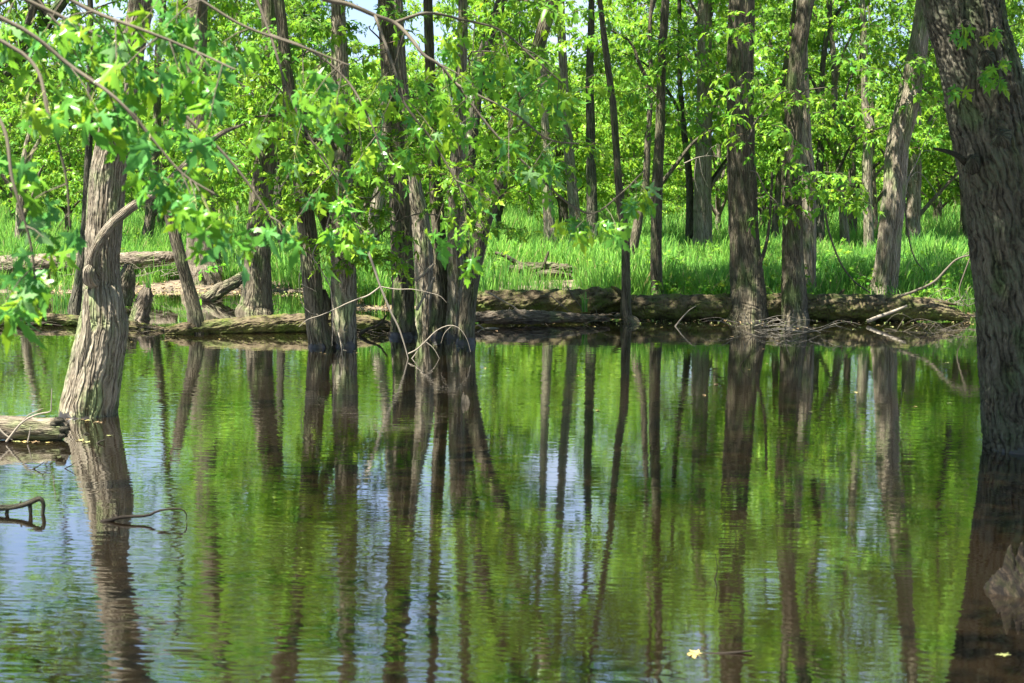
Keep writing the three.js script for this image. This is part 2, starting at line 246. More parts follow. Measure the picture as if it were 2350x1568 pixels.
function tree(o) {
  const seed = treeSeed++, r = rng(seed * 7 + 3), H = o.H ?? 11 + 3 * r();
  const { pts, rad } = treePath(o.path, o.D, o.broken ? 0 : H, seed, o.leanZ ?? 0);
  const base = pts[0].clone(), g = thing(o.name ?? 'tree', o.label, 'tree', base, o.group);
  const loc = pts.map((p) => p.clone().sub(base)), mat = o.mat ?? M.grey, big = rad[1] > 0.13;
  const curve = new THREE.CatmullRomCurve3(pts, false, 'centripetal');
  part('trunk', tube(loc, rad, { radial: o.radial ?? (big ? 40 : 18), step: o.step ?? (big ? 0.07 : 0.12), max: o.max ?? 260, amp: o.amp ?? 0.10, freq: o.freq ?? 5, tile: 0.8, seed: seed * 0.37, ridge: o.ridge ?? (big ? 0.012 : 0), jag: o.jag ?? 0, warp: o.warp, lichen: 0.5 + 0.9 * r() }), mat, g);
  if (o.wet) { const k = pts.findIndex((p) => p.y > -0.02), p0 = pts[Math.max(0, k - 1)].clone().lerp(pts[k], 0.3), p1 = pts[k], up = pts[k + 1].clone().sub(p1).normalize();
    const ring = [p1.clone().addScaledVector(up, -0.12 - p1.y), p1.clone().addScaledVector(up, -p1.y + 0.0), p1.clone().addScaledVector(up, -p1.y + o.wet)].map((p) => p.sub(base));
    part('wet_foot', tube(ring, [rad[k] * 1.05 + 0.012, rad[k] * 1.02 + 0.008, rad[k] * 0.985 - 0.004], { radial: 48, step: 0.012, amp: o.amp ?? 0.10, freq: o.freq ?? 5, seed: seed * 0.37, ridge: 0.006, cap: false }), M.wet, g); }
  const blobs = [];
  const branchTo = (from, to, r0, sag = 0) => { const mid = from.clone().lerp(to, 0.5).add(V((r() - 0.5) * 0.3, 0.18 * from.distanceTo(to) - sag, (r() - 0.5) * 0.3)), q = from.clone().lerp(to, 0.25).add(V(0, 0.12 * from.distanceTo(to), 0));
    part('branch', stick([from, q, mid, to].map((p) => p.clone().sub(base)), r0, Math.max(0.006, r0 * 0.25), { step: 0.25, max: 24, radial: r0 > 0.03 ? 8 : 5 }), r0 > 0.03 ? mat : M.twig, g); };
  const at = (y) => { let lo = 0, hi = 1; for (let i = 0; i < 24; i++) { const m = (lo + hi) / 2; curve.getPoint(m).y < y ? lo = m : hi = m; } return curve.getPoint(lo); };
  const topY = pts[pts.length - 1].y;
  if (!o.broken) { // high crown
    const n = o.blobs ?? 9, R = o.R ?? 2.3, y0 = o.crownFrom ?? topY * 0.52;
    for (let i = 0; i < n; i++) { const h = lerp(y0, topY + 0.4, (i + 0.6) / n), a = i * 2.4 + r() * 1.2, d = R * (0.35 + 0.75 * r()) * (1 - 0.45 * (i / n)), c = at(h - 0.3), p = V(c.x + Math.cos(a) * d + (o.bias?.[0] ?? 0), h, c.z + Math.sin(a) * d + (o.bias?.[1] ?? 0));
      const from = at(Math.max(1.2, h - 0.5 - d * 0.6)); branchTo(from, p, 0.022 + 0.03 * (1 - i / n)); blobs.push({ p, r: 0.85 + 0.5 * r(), n: Math.round((o.density ?? 26) * (0.7 + 0.6 * r())) }); }
  }
  for (const [px, py, D, rr, n, tone] of o.sprays ?? []) { const p = onZ(px, py, D), c = at(clamp(p.y - 0.25 - r() * 0.5, 0.9, topY - 0.2)); branchTo(c, p, 0.016); blobs.push({ p, r: rr, n, tone, f: 0.6 }); }
  for (const [x, y, z, rr, n] of o.extra ?? []) { const p = V(base.x + x, y, base.z + z); branchTo(at(y - 1.5), p, 0.05); blobs.push({ p, r: rr, n }); }
  if (blobs.length) crown(g, blobs.map((b) => ({ ...b, p: b.p.clone().sub(base) })), seed * 13, { tone: o.tone ?? 0.5, fine: o.fine, scale: o.leafScale ?? 1 });
  return { g, base, at, branchTo, r };
}
const depthOf = (py, y = 0) => -onY(1175, py, y).z;

// --- foreground tree at the left: big pale trunk with a broken limb
const A = tree({ label: 'big pale flaky-barked tree standing in the pond beside the floating log, with a broken limb', wet: 0.06, D: depthOf(950), mat: M.grey, radial: 110, step: 0.016, max: 620, ridge: 0.0075, amp: 0.09, freq: 4,
  path: [[203, 952, 128], [212, 900, 122], [225, 830, 116], [238, 745, 110], [238, 700, 94], [232, 655, 84], [234, 592, 76], [240, 492, 83], [247, 392, 82], [266, 310, 78], [288, 200, 70], [305, 100, 58], [319, 30, 56], [328, -60, 50]],
  H: 12, blobs: 16, R: 3.2, density: 30, crownFrom: 7, bias: [2.4, -1.2] });
{
  const P = (px, py, dz) => onZ(px, py, A.g.position.z * -1 - dz).sub(A.base);
  part('limb', tube([P(236, 640, 0.02), P(214, 608, 0.17), P(217, 582, 0.22), P(230, 552, 0.24), P(256, 516, 0.24), P(296, 480, 0.22), P(348, 448, 0.15), P(400, 404, 0.05), P(460, 345, -0.1), P(505, 308, -0.2), P(560, 285, -0.3)], [0.05, 0.056, 0.050, 0.046, 0.043, 0.041, 0.039, 0.034, 0.029, 0.023, 0.01], { radial: 18, step: 0.04, amp: 0.12, seed: 4.2, tile: 0.5 }), M.grey, A.g);
  part('knot', tube([P(222, 655, 0.05), P(208, 640, 0.17), P(205, 622, 0.22), P(212, 606, 0.2)], [0.055, 0.062, 0.055, 0.02], { radial: 24, step: 0.012, amp: 0.55, freq: 12, seed: 8, ridge: 0.006 }), M.grey, A.g);
  part('bark_flap', tube([P(178, 905, 0.14), P(192, 830, 0.17), P(203, 760, 0.17), P(205, 700, 0.13), P(206, 665, 0.10)], [0.05, 0.075, 0.06, 0.06, 0.035], { radial: 20, step: 0.03, amp: 0.2, seed: 12 }), M.grey, A.g);
}
// --- foreground tree at the right: big dark trunk
const O = tree({ label: 'massive dark rough-barked tree leaning at the water edge above the jagged stump', wet: 0.06, D: depthOf(1027), mat: M.dark, radial: 150, step: 0.013, max: 620, ridge: 0.020, amp: 0.06, freq: 5,
  path: [[2364, 1027, 204], [2358, 960, 196], [2350, 860, 190], [2344, 760, 186], [2330, 600, 186], [2308, 450, 186], [2290, 367, 186], [2270, 267, 178], [2250, 170, 172], [2228, 90, 166], [2209, 0, 176], [2196, -80, 170]],
  H: 13, blobs: 22, R: 4.6, density: 34, crownFrom: 6, extra: [[-1.6, 6.2, 1.6, 1.2, 70], [-2.4, 7.4, 2.6, 1.5, 100], [-3.2, 8.8, 3.2, 1.6, 110], [-1.4, 8.2, 2.8, 1.5, 90], [-2.9, 6.6, 1.4, 1.2, 70]] });
{
  const P = (px, py, dz) => onZ(px, py, O.g.position.z * -1 - dz).sub(O.base);
  for (const [px, py, s] of [[2296, 312, 0.075], [2232, 368, 0.05], [2262, 130, 0.06], [2215, 60, 0.05]]) part('knot', tube([P(px, py + 14, 0.24), P(px, py, 0.31), P(px - 2, py - 6, 0.345)], [s * 1.3, s, s * 0.35], { radial: 18, step: 0.012, amp: 0.6, freq: 12, seed: px }), M.dark, O.g);
  part('branch_stub', stick([P(2215, 372, 0.25), P(2196, 356, 0.30), P(2168, 346, 0.34), P(2142, 341, 0.36)], 0.03, 0.008), M.dark, O.g);
}

// --- far shore trees (path in photograph pixels)
const SH = (o) => tree({ H: 11.5, density: 13, blobs: 7, crownFrom: 6.2, ...o });
SH({ label: 'slim dark tree rising just behind the big pale foreground trunk', D: depthOf(713), mat: M.dark, path: [[172, 714, 34], [181, 660, 27], [190, 590, 25], [197, 500, 20], [200, 400, 17], [206, 290, 15], [207, 150, 14], [206, 0, 13]], H: 10 });
SH({ name: 'dead_tree', label: 'leaning bare snag with a snapped top rising from the mossy log beside the pond', D: depthOf(766), mat: M.brown, broken: true, jag: 0.06, path: [[455, 768, 38], [446, 715, 33], [432, 660, 30], [418, 605, 28], [405, 555, 27], [394, 510, 26], [386, 482, 25]] });
SH({ label: 'stout split tree with reddish torn wood standing in grass behind the snag', D: 28.5, mat: M.log, path: [[470, 628, 104], [468, 605, 82], [465, 540, 72], [460, 470, 66], [455, 400, 64], [452, 300, 54], [450, 200, 50], [452, 60, 46]], sprays: [[520, 420, 27, 0.6, 22], [440, 330, 27, 0.7, 26], [560, 360, 27, 0.6, 20]] });
SH({ label: 'stocky tree with a flared foot standing in the back pool', D: depthOf(716), mat: M.brown, path: [[586, 718, 92], [588, 700, 76], [590, 660, 65], [591, 600, 60], [593, 540, 57], [599, 460, 54], [608, 380, 50], [617, 300, 46], [622, 200, 44], [622, 60, 40]], sprays: [[520, 300, 22.5, 0.6, 18], [640, 250, 22, 0.6, 20], [560, 200, 22, 0.7, 22], [690, 180, 22, 0.6, 18]] });
SH({ label: 'curving slender trunk leaning beside the straighter one in the middle of the pond', wet: 0.085, D: depthOf(797), mat: M.brown, path: [[730, 798, 42], [725, 760, 44], [721, 710, 46], [716, 640, 45], [707, 545, 44], [697, 455, 41], [684, 345, 36], [669, 255, 31], [656, 150, 27], [641, 10, 24]], sprays: [[610, 190, 18.5, 0.55, 16], [640, 90, 18.5, 0.6, 16], [705, 120, 18.5, 0.5, 14]] });
const G = SH({ label: 'straight grey trunk with tangled bare twigs, in open water', wet: 0.085, D: depthOf(795), mat: M.grey, path: [[790, 797, 57], [789, 750, 57], [788, 660, 59], [787, 560, 54], [786, 460, 51], [784, 300, 44], [779, 150, 38], [775, 10, 32]], fine: true, tone: 0.8, leafScale: 0.85,
  sprays: [[690, 420, 17.2, 0.4, 10, 0.25], [735, 395, 17.0, 0.4, 10, 0.3], [820, 420, 17, 0.4, 10, 0.2], [850, 520, 17.2, 0.32, 7, 0.2], [870, 380, 17, 0.5, 13], [760, 560, 17.2, 0.3, 6, 0.2], [930, 300, 17, 0.5, 9], [960, 400, 16.8, 0.4, 7, 0.2], [840, 230, 17, 0.6, 16], [700, 300, 17, 0.55, 14, 0.2], [1080, 420, 16.6, 0.4, 7], [1000, 240, 17, 0.5, 10], [1110, 520, 16.6, 0.3, 5, 0.2], [640, 480, 17, 0.35, 8, 0.3], [900, 600, 17.4, 0.28, 5, 0.2], [820, 590, 17.2, 0.3, 6, 0.1]] });
{
  const P = (px, py, dz) => onZ(px, py, -G.g.position.z - dz).sub(G.base);
  part('limb', tube([P(772, 575, 0), P(748, 510, -0.1), P(728, 455, -0.18), P(714, 400, -0.25), P(700, 330, -0.3), P(690, 250, -0.3)], [0.06, 0.075, 0.078, 0.07, 0.055, 0.04], { radial: 14, amp: 0.1, seed: 3 }), M.brown, G.g);
  part('limb', tube([P(775, 330, 0.05), P(755, 290, 0.1), P(725, 268, 0.12), P(690, 262, 0.15), P(640, 264, 0.2), P(585, 268, 0.25)], [0.05, 0.045, 0.04, 0.03, 0.02, 0.012], { radial: 10, amp: 0.1, seed: 5 }), M.brown, G.g);
  part('limb', tube([P(782, 345, 0.05), P(745, 325, 0.12), P(690, 318, 0.15), P(620, 317, 0.2), P(550, 320, 0.25)], [0.045, 0.035, 0.03, 0.022, 0.01], { radial: 10, amp: 0.1, seed: 6 }), M.brown, G.g);
  part('root_burl', tube([P(756, 802, 0.05), P(745, 775, 0.1), P(742, 735, 0.1), P(748, 700, 0.06), P(742, 665, 0.02)], [0.10, 0.09, 0.06, 0.055, 0.03], { radial: 20, step: 0.02, amp: 0.6, freq: 9, seed: 7 }), M.brown, G.g);
}
const clump = 'stems of the tight tree clump in the middle of the pond';
SH({ label: 'thickest stem of the tight clump, upright with a flared dark foot', wet: 0.085, D: depthOf(772), mat: M.brown, group: clump, path: [[926, 775, 64], [925, 745, 56], [925, 700, 52], [925, 640, 52], [922, 560, 50], [916, 440, 45], [905, 300, 42], [895, 180, 39], [888, 60, 37], [884, -20, 36]], sprays: [[850, 60, 18, 0.6, 10]] });
SH({ label: 'stem of the tight clump with rugged sunlit bark, leaning back towards its thickest stem', D: depthOf(752), mat: M.grey, group: clump, path: [[974, 755, 42], [975, 700, 40], [974, 640, 43], [972, 570, 45], [963, 500, 43], [949, 430, 38], [938, 360, 34], [926, 250, 30], [916, 120, 28], [910, 0, 26]] });
SH({ label: 'wavy narrow stem of the tight clump joined to a straight neighbour at its foot', wet: 0.085, D: depthOf(774), mat: M.brown, group: clump, path: [[1010, 777, 54], [1010, 740, 46], [1011, 690, 42], [1012, 620, 34], [1009, 555, 30], [1004, 500, 31], [1000, 420, 30], [993, 300, 26], [987, 150, 22], [982, 0, 20]] });
SH({ label: 'straight smooth stem of the tight clump, forking high up among leaves', wet: 0.085, D: depthOf(776), mat: M.grey, group: clump, path: [[1042, 778, 46], [1045, 730, 42], [1047, 670, 39], [1046, 590, 38], [1047, 490, 37], [1048, 400, 36], [1053, 300, 30], [1059, 150, 24], [1062, 0, 20]], sprays: [[1120, 330, 17.5, 0.4, 6], [1180, 400, 17, 0.4, 7], [1150, 120, 17.5, 0.6, 10]] });
SH({ label: 'stem of the tight clump bending away from the others over the open water', wet: 0.085, D: depthOf(789), mat: M.brown, group: clump, path: [[1069, 791, 44], [1071, 745, 39], [1077, 680, 37], [1091, 595, 37], [1112, 505, 37], [1150, 420, 34], [1172, 325, 28], [1190, 235, 28], [1224, 145, 30], [1245, 75, 31], [1268, 0, 30], [1290, -60, 28]], sprays: [[1250, 250, 17, 0.5, 12], [1290, 330, 17, 0.45, 10], [1200, 60, 17.2, 0.6, 14]] });
SH({ label: 'dark leaning tree crossing high behind the tight clump', D: 20.5, mat: M.dark, path: [[1052, 742, 36], [1058, 600, 32], [1068, 450, 31], [1084, 310, 29], [1098, 180, 27], [1122, 80, 27], [1152, 0, 26]] });
SH({ label: 'thin crooked tree standing in shallow water in front of the long mossy log', D: depthOf(742), mat: M.brown, path: [[1450, 744, 40], [1440, 728, 24], [1437, 680, 21], [1436, 600, 20], [1435, 540, 20], [1426, 483, 19], [1418, 400, 17], [1414, 333, 16], [1406, 233, 16], [1396, 160, 15], [1388, 100, 15], [1378, 10, 12]], H: 8, blobs: 5, R: 1.3, density: 18 });
SH({ label: 'slim straight tree growing right behind the long mossy log', D: 22.6, mat: M.brown, path: [[1509, 682, 32], [1507, 650, 28], [1506, 560, 26], [1508, 440, 26], [1515, 290, 22], [1519, 140, 20], [1527, 0, 18]], sprays: [[1560, 120, 22.5, 0.6, 16], [1470, 190, 22.5, 0.6, 14], [1540, 250, 22.8, 0.6, 14]] });
SH({ label: 'tall thick trunk with widely flared foot before the long mossy log', D: depthOf(733), mat: M.brown, radial: 60, step: 0.03, ridge: 0.014, path: [[1714, 736, 112], [1716, 715, 94], [1717, 690, 84], [1715, 645, 77], [1709, 560, 69], [1704, 440, 65], [1699, 300, 62], [1699, 150, 60], [1702, -10, 58]], sprays: [[1740, 280, 20.5, 0.5, 9], [1690, 190, 20, 0.35, 5], [1720, 60, 20, 0.4, 6]] });
SH({ label: 'tall trunk bowing sideways above, its foot ringed by pale brushwood', D: depthOf(737), mat: M.brown, radial: 48, step: 0.035, ridge: 0.012, path: [[1825, 740, 66], [1824, 710, 60], [1823, 670, 56], [1821, 600, 50], [1818, 500, 44], [1816, 400, 43], [1820, 270, 43], [1829, 140, 37], [1840, 60, 35], [1854, -10, 36]], sprays: [[1850, 380, 20.5, 0.45, 9], [1880, 440, 21, 0.5, 10], [1800, 470, 21, 0.3, 5], [1900, 200, 21, 0.7, 16]] });
SH({ label: 'sunlit pale trunk showing close behind the bowed tall trunk', D: 23.0, mat: M.grey, path: [[1859, 676, 30], [1858, 630, 29], [1857, 560, 32], [1855, 470, 35], [1853, 400, 36], [1848, 320, 28], [1844, 200, 26], [1840, 60, 24]] });
SH({ label: 'tall leaning trunk with ribbed bark rising behind the tapering log end', D: 22.8, mat: M.grey, radial: 48, step: 0.035, ridge: 0.010, path: [[2030, 686, 66], [2031, 660, 60], [2036, 600, 55], [2044, 520, 53], [2054, 430, 51], [2061, 340, 51], [2076, 262, 53], [2091, 200, 49], [2104, 130, 44], [2114, 60, 39], [2123, -20, 34]], sprays: [[2140, 200, 22.5, 0.5, 10], [2010, 120, 22.5, 0.6, 12]] });

// --- trees further back on the grass
const back = 'trees standing back in the grass';
const BK = (label, D, mat, path, extra = {}) => tree({ label, D, mat, path, group: back, H: 10 + (D % 3), blobs: 11, R: 2.4, crownFrom: 2.4, density: 34, tone: 0.65, radial: 16, step: 0.14, ...extra });
BK('broad upright trunk behind the slim straight tree, with a thin companion stem', 33, M.grey, [[1613, 552, 46], [1613, 500, 42], [1612, 430, 41], [1615, 330, 37], [1617, 230, 34], [1619, 0, 32]]);
BK('thin companion stem touching the broad upright trunk in the grass', 33.5, M.dark, [[1583, 552, 22], [1583, 480, 18], [1581, 400, 16], [1570, 300, 14], [1560, 180, 12]], { blobs: 5 });
BK('slender trunk with a whitish sunlit foot in the grass', 32, M.grey, [[1324, 566, 34], [1322, 530, 29], [1317, 470, 26], [1310, 400, 24], [1297, 240, 20], [1286, 0, 18]], { H: 12, blobs: 9, R: 1.8, crownFrom: 7.4 });
BK('slender dark trunk in the grass beside the whitish-footed one', 32, M.dark, [[1361, 566, 32], [1360, 520, 28], [1358, 440, 24], [1356, 340, 22], [1354, 160, 18]], { H: 12, blobs: 9, R: 1.8, crownFrom: 7.4 });
BK('sunlit trunk with a spreading foot near the weathered log in the grass', 31.5, M.grey, [[1266, 572, 40], [1263, 540, 30], [1258, 480, 24], [1255, 400, 21], [1250, 250, 18], [1246, 80, 16]], { H: 12, blobs: 9, R: 1.8, crownFrom: 7.4 });
BK('greenish upright trunk forking at head height in the far grass', 31, M.grey, [[1994, 570, 26], [1993, 530, 23], [1990, 450, 22], [1993, 333, 24], [1998, 296, 22], [1988, 250, 18], [1985, 120, 14]], { H: 12, blobs: 9, R: 1.8, crownFrom: 7.4 });
BK('bent slender trunk beside the greenish forking one', 32.5, M.grey, [[1940, 560, 22], [1936, 500, 20], [1932, 430, 18], [1926, 370, 18], [1916, 260, 15], [1915, 150, 13]]);
BK('broad pale trunk in the grass behind the tall leaning ribbed one', 33, M.grey, [[2095, 568, 36], [2096, 500, 33], [2098, 420, 31], [2102, 300, 26], [2106, 150, 22]]);
BK('narrow sunlit trunk in the grass close to the massive dark tree', 33, M.brown, [[2222, 553, 20], [2217, 500, 17], [2211, 440, 15], [2205, 330, 14], [2200, 200, 12]], { blobs: 6 });
BK('narrow tree standing in grass between the two tall shore trunks', 33, M.brown, [[1777, 562, 20], [1781, 500, 17], [1786, 440, 15], [1791, 340, 14], [1796, 200, 12]], { blobs: 6 });
BK('short-spaced dark trunk next to the sunlit pale one', 32, M.dark, [[1884, 565, 21], [1882, 500, 19], [1880, 430, 18], [1884, 320, 16], [1888, 160, 13]], { blobs: 6 });
BK('rough trunk half hidden among leaves behind the bent slender one', 36, M.brown, [[1958, 545, 22], [1956, 480, 19], [1955, 420, 17], [1960, 300, 15]], { blobs: 7 });
BK('thin bright trunk tucked behind the greenish forking one', 38, M.grey, [[2009, 536, 15], [2007, 470, 13], [2004, 400, 12], [2002, 280, 10]], { blobs: 6 });
BK('short leaning trunk in the grass behind the leaning snag', 33, M.brown, [[338, 556, 28], [343, 510, 25], [349, 450, 23], [354, 400, 21], [360, 280, 18], [362, 120, 15]]);
BK('narrow trunk in bright grass beyond the fallen pale log', 33, M.grey, [[48, 552, 27], [48, 500, 24], [50, 430, 21], [60, 350, 16], [76, 280, 13], [95, 120, 11]]);
BK('slim trunk in shade behind the stocky flared-foot tree', 31, M.dark, [[650, 572, 24], [646, 530, 21], [640, 480, 20], [634, 400, 18], [628, 260, 15]], { blobs: 7 });
BK('pinkish sunlit trunk seen between the open-water trunk and the clump', 30, M.grey, [[853, 556, 36], [858, 520, 31], [866, 460, 28], [876, 400, 25], [884, 280, 21], [890, 120, 18]], { H: 12, blobs: 9, R: 1.8, crownFrom: 7.4 });
BK('stooping trunk with rough bark rooted near the thin crooked tree', 27, M.brown, [[1450, 590, 24], [1458, 545, 22], [1470, 480, 20], [1482, 420, 17], [1486, 330, 14], [1494, 200, 11]], { blobs: 5 });
// leaning limb-like trunk from outside the frame on the left
tree({ label: 'leaning dark trunk coming in from beyond the left border behind the pale tree', D: 16, mat: M.dark, path: [[-330, 840, 60], [-250, 600, 46], [-150, 380, 36], [-60, 245, 30], [0, 185, 27], [48, 130, 28], [112, 45, 26], [160, -30, 24]], H: 9, sprays: [[60, 60, 16, 0.7, 18], [140, 120, 16, 0.6, 16], [40, 220, 16, 0.6, 14], [100, -40, 16, 0.8, 20]] });

// --- trees of the near bank, outside the frame, whose crowns shade the pond
for (const [x, z, h, R, label] of [[-8.0, -0.5, 13, 3.4, 'tall spreading tree on the near bank behind the hanging boughs'], [-2.5, 1.8, 13, 3.4, 'tall spreading tree on the near bank behind the viewpoint'], [3.5, 0.8, 13, 4.0, 'tall spreading tree on the near bank by the open water'], [7.6, -5.5, 13, 4.0, 'tall spreading tree on the near bank beside the massive dark tree'], [-12, -18, 12, 3.6, 'tall spreading tree in the water past the leaning dark trunk']]) {
  const y = groundY(x, z), g = thing('shade_tree', label, 'tree', V(x, y - 0.2, z)), r = rng(Math.round(x * 100 + 5000)), blobs = [];
  part('trunk', tube([V(0, 0, 0), V(0.1, 1.5, 0), V(0.15, 4, -0.1), V(0.1, 7, -0.3), V(0, 10, -0.4), V(0, h, -0.5)], [0.28, 0.22, 0.19, 0.16, 0.1, 0.03], { radial: 20, step: 0.3, amp: 0.1, seed: x }), M.grey, g);
  for (let i = 0; i < 24; i++) { const a = i * 2.4, d = R * 1.3 * Math.sqrt((i + 0.5) / 24), p = V(Math.cos(a) * d, lerp(h, h * 0.62, d / R / 1.3) + (r() - 0.5), Math.sin(a) * d - 0.3); part('branch', stick([V(0.1, p.y - 1.2 - d * 0.4, -0.2), V(p.x * 0.5, p.y - 0.5, p.z * 0.5), p], 0.05, 0.01, { step: 0.4 }), M.grey, g); blobs.push({ p, r: 1.35, n: Math.round(x < -6 ? 26 : 44) }); }
  crown(g, blobs, 8000 + Math.round(x * 10), { tone: 0.5, scale: 1.1 });
}
// --- random woodland behind: bushy maples with low crowns
{
  const r = rng(4242);
  const spots = [];
  for (let k = 0; k < 400 && spots.length < 64; k++) { const D = 35 + 43 * r(), x = (r() * 2 - 1) * (D * 0.40 + 2); if (spots.some(([a, b]) => Math.hypot(a - x, b - D) < 3.4)) continue; spots.push([x, D]); }
  spots.forEach(([x, D], k) => {
    const px = 1175 + x / D * FPX, gap = (Math.min(...[30, 300, 860, 1315, 2010].map((v) => Math.abs(v - px))) - 62) * D / FPX, g0 = groundY(x, -D), by = 430 + (CAM_H - g0) / D * FPX, w = (0.12 + 0.22 * r()) / D * FPX, lean = (r() - 0.5) * 40;
    tree({ label: 'woodland tree with low bright leaves standing far beyond the grass', group: 'trees of the far woodland', D, mat: [M.grey, M.brown, M.dark][k % 3], path: [[px, by, w * 1.3], [px, by - 12, w], [px + lean * 0.4, by - 2 * FPX / D, w * 0.85], [px + lean, by - 4 * FPX / D, w * 0.7]], H: gap < 0.9 ? 2 + 0.075 * D : D > 46 ? 15 + 8 * r() : 9 + 4 * r(), blobs: gap < 0.9 ? 11 : D > 46 ? 38 : 18, R: clamp(gap, 1.5, 3.1), crownFrom: 1.3 + 0.8 * r(), density: 36, tone: 0.45 + 0.5 * r(), radial: 10, step: 0.3, ridge: 0, leafScale: 1.05 });
  });
}
// distant wood reads as one mass
{
  const m = new THREE.InstancedMesh(TWIG[0], M.leaf, 16000), r = rng(777), d = new THREE.Object3D(), q = new THREE.Color();
  for (let i = 0; i < 16000; i++) { const D = 84 + 22 * r(), x = (r() * 2 - 1) * (D * 0.5), y = 0.6 + 7.5 * Math.pow(r(), 1.2) * (0.75 + 0.25 * Math.sin(x * 0.35) + 0.2 * N(x * 0.2, 1, D * 0.1)); d.position.set(x, y, -D); d.rotation.set((r() - 0.5), r() * 6.28, (r() - 0.5)); d.scale.setScalar(2.2 + 1.4 * r()); d.updateMatrix(); m.setMatrixAt(i, d.matrix); const t = r(); q.setRGB(lerp(0.7, 1.2, t), lerp(0.85, 1.1, t), 0.9); m.setColorAt(i, q); }
  m.name = 'distant_wood'; m.userData = { label: 'distant leafy wood closing the view behind all trees', category: 'wood', kind: 'stuff' }; scene.add(m);
}

// ------------------------------------------------------------------ grass
function tuftGeo(seed, n, h, spread) {
  const r = rng(seed), pos = [], col = [], idx = [];
  for (let i = 0; i < n; i++) {
    const a = r() * 6.28, bx = (r() - 0.5) * spread, bz = (r() - 0.5) * spread, hh = h * (0.55 + 0.6 * r()), bend = hh * (0.12 + 0.5 * r() * r()), w = 0.0055 + 0.006 * r(), dx = Math.cos(a), dz = Math.sin(a), f = r() * 6.28, wx = Math.cos(f), wz = Math.sin(f), k = pos.length / 3, pick = r(), c = pick > 0.9 ? [0.36, 0.32, 0.16] : [lerp(0.085, 0.205, pick), lerp(0.26, 0.40, pick), 0.055];
    for (let s = 0; s < 4; s++) { const t = s / 3.4, ww = w * (1 - t * 0.75), off = bend * t * t, yy = hh * (t - 0.22 * t * t * bend / hh * 2); pos.push(bx + dx * off - wx * ww, yy, bz + dz * off - wz * ww, bx + dx * off + wx * ww, yy, bz + dz * off + wz * ww); col.push(...c, ...c); if (s) { const q = k + (s - 1) * 2; idx.push(q, q + 1, q + 2, q + 1, q + 3, q + 2); } }
    const off = bend * 1.15, yy = hh * (1 - 0.5 * bend / hh); pos.push(bx + dx * off, yy, bz + dz * off); col.push(...c); idx.push(k + 6, k + 7, k + 8);
  }
  const g = new THREE.BufferGeometry(); g.setAttribute('position', new THREE.Float32BufferAttribute(pos, 3)); g.setAttribute('color', new THREE.Float32BufferAttribute(col, 3)); g.setIndex(idx); g.computeVertexNormals(); return g;
}
{
  const geos = [0, 1, 2].map((k) => tuftGeo(60 + k, 17, 0.47, 0.26)), r = rng(5151), lists = geos.map(() => []), d = new THREE.Object3D(), q = new THREE.Color();
  const put = (x, z, sMul) => { const y = groundY(x, z); d.position.set(x, y - 0.02, z); d.rotation.set((r() - 0.5) * 0.3, r() * 6.28, (r() - 0.5) * 0.3); const s = sMul * (0.7 + 0.6 * r()) * (1 + 0.7 * N(x * 0.55, 4, z * 0.55)); d.scale.set(s * 1.1, s, s * 1.1); d.updateMatrix(); const t = clamp(0.5 + 0.8 * N(x * 0.35, 9, z * 0.35) + (r() - 0.5) * 0.5, 0, 1); q.setRGB(lerp(0.8, 1.25, t), lerp(0.88, 1.12, t), 0.95); lists[Math.floor(r() * 3)].push([d.matrix.clone(), q.clone()]); };
  for (let i = 0; i < 22000; i++) { const D = 22 + 12 * r(), x = (r() * 2 - 1) * (D * 0.40), dd = D - shore(x); if (dd < 0.35 || (dd < 1.6 && r() > dd / 1.6)) continue; if (N(x * 0.7, 2, D * 0.7) < -0.30) continue; const gx = 1175 + x / D * FPX; if (D > 22.6 && D < 27.6 && gx > 1125 && gx < 1350 && r() < 0.88) continue; put(x, -D, dd < 1 ? 0.7 : 1); }
  for (let i = 0; i < 22000; i++) { const D = 34 + 46 * r(), x = (r() * 2 - 1) * (D * 0.42); put(x, -D, 1.25); }
  const holder = new THREE.Group(); holder.name = 'grass'; holder.userData = { label: 'tall bright green grass covering the far bank', category: 'grass', kind: 'stuff' }; scene.add(holder);
  const weeds = []; for (let i = 0; i < 1500; i++) { const D = 22.3 + 22 * r() * r(), x = (r() * 2 - 1) * D * 0.4; if (D - shore(x) < 0.5 || N(x * 0.5, 6, D * 0.5) < -0.05 || (D < 27.6 && Math.abs(x / D * FPX - 62) < 115)) continue; d.position.set(x, groundY(x, -D) + 0.08 + 0.22 * r(), -D); d.rotation.set((r() - 0.5), r() * 6.28, 0.5 + 0.7 * r()); d.scale.setScalar(0.5 + 0.5 * r()); d.updateMatrix(); q.setRGB(0.7 + 0.4 * r(), 0.8 + 0.3 * r(), 1.1); weeds.push([d.matrix.clone(), q.clone()]); }
  lists.push(weeds); geos.push(TWIG[1]);
  lists.forEach((l, k) => { const m = new THREE.InstancedMesh(geos[k], M.grass, l.length); m.name = k < 3 ? 'grass_blades' : 'weeds'; m.userData.kind = 'stuff'; l.forEach(([mm, c], i) => { m.setMatrixAt(i, mm); m.setColorAt(i, c); }); holder.add(m); });
}

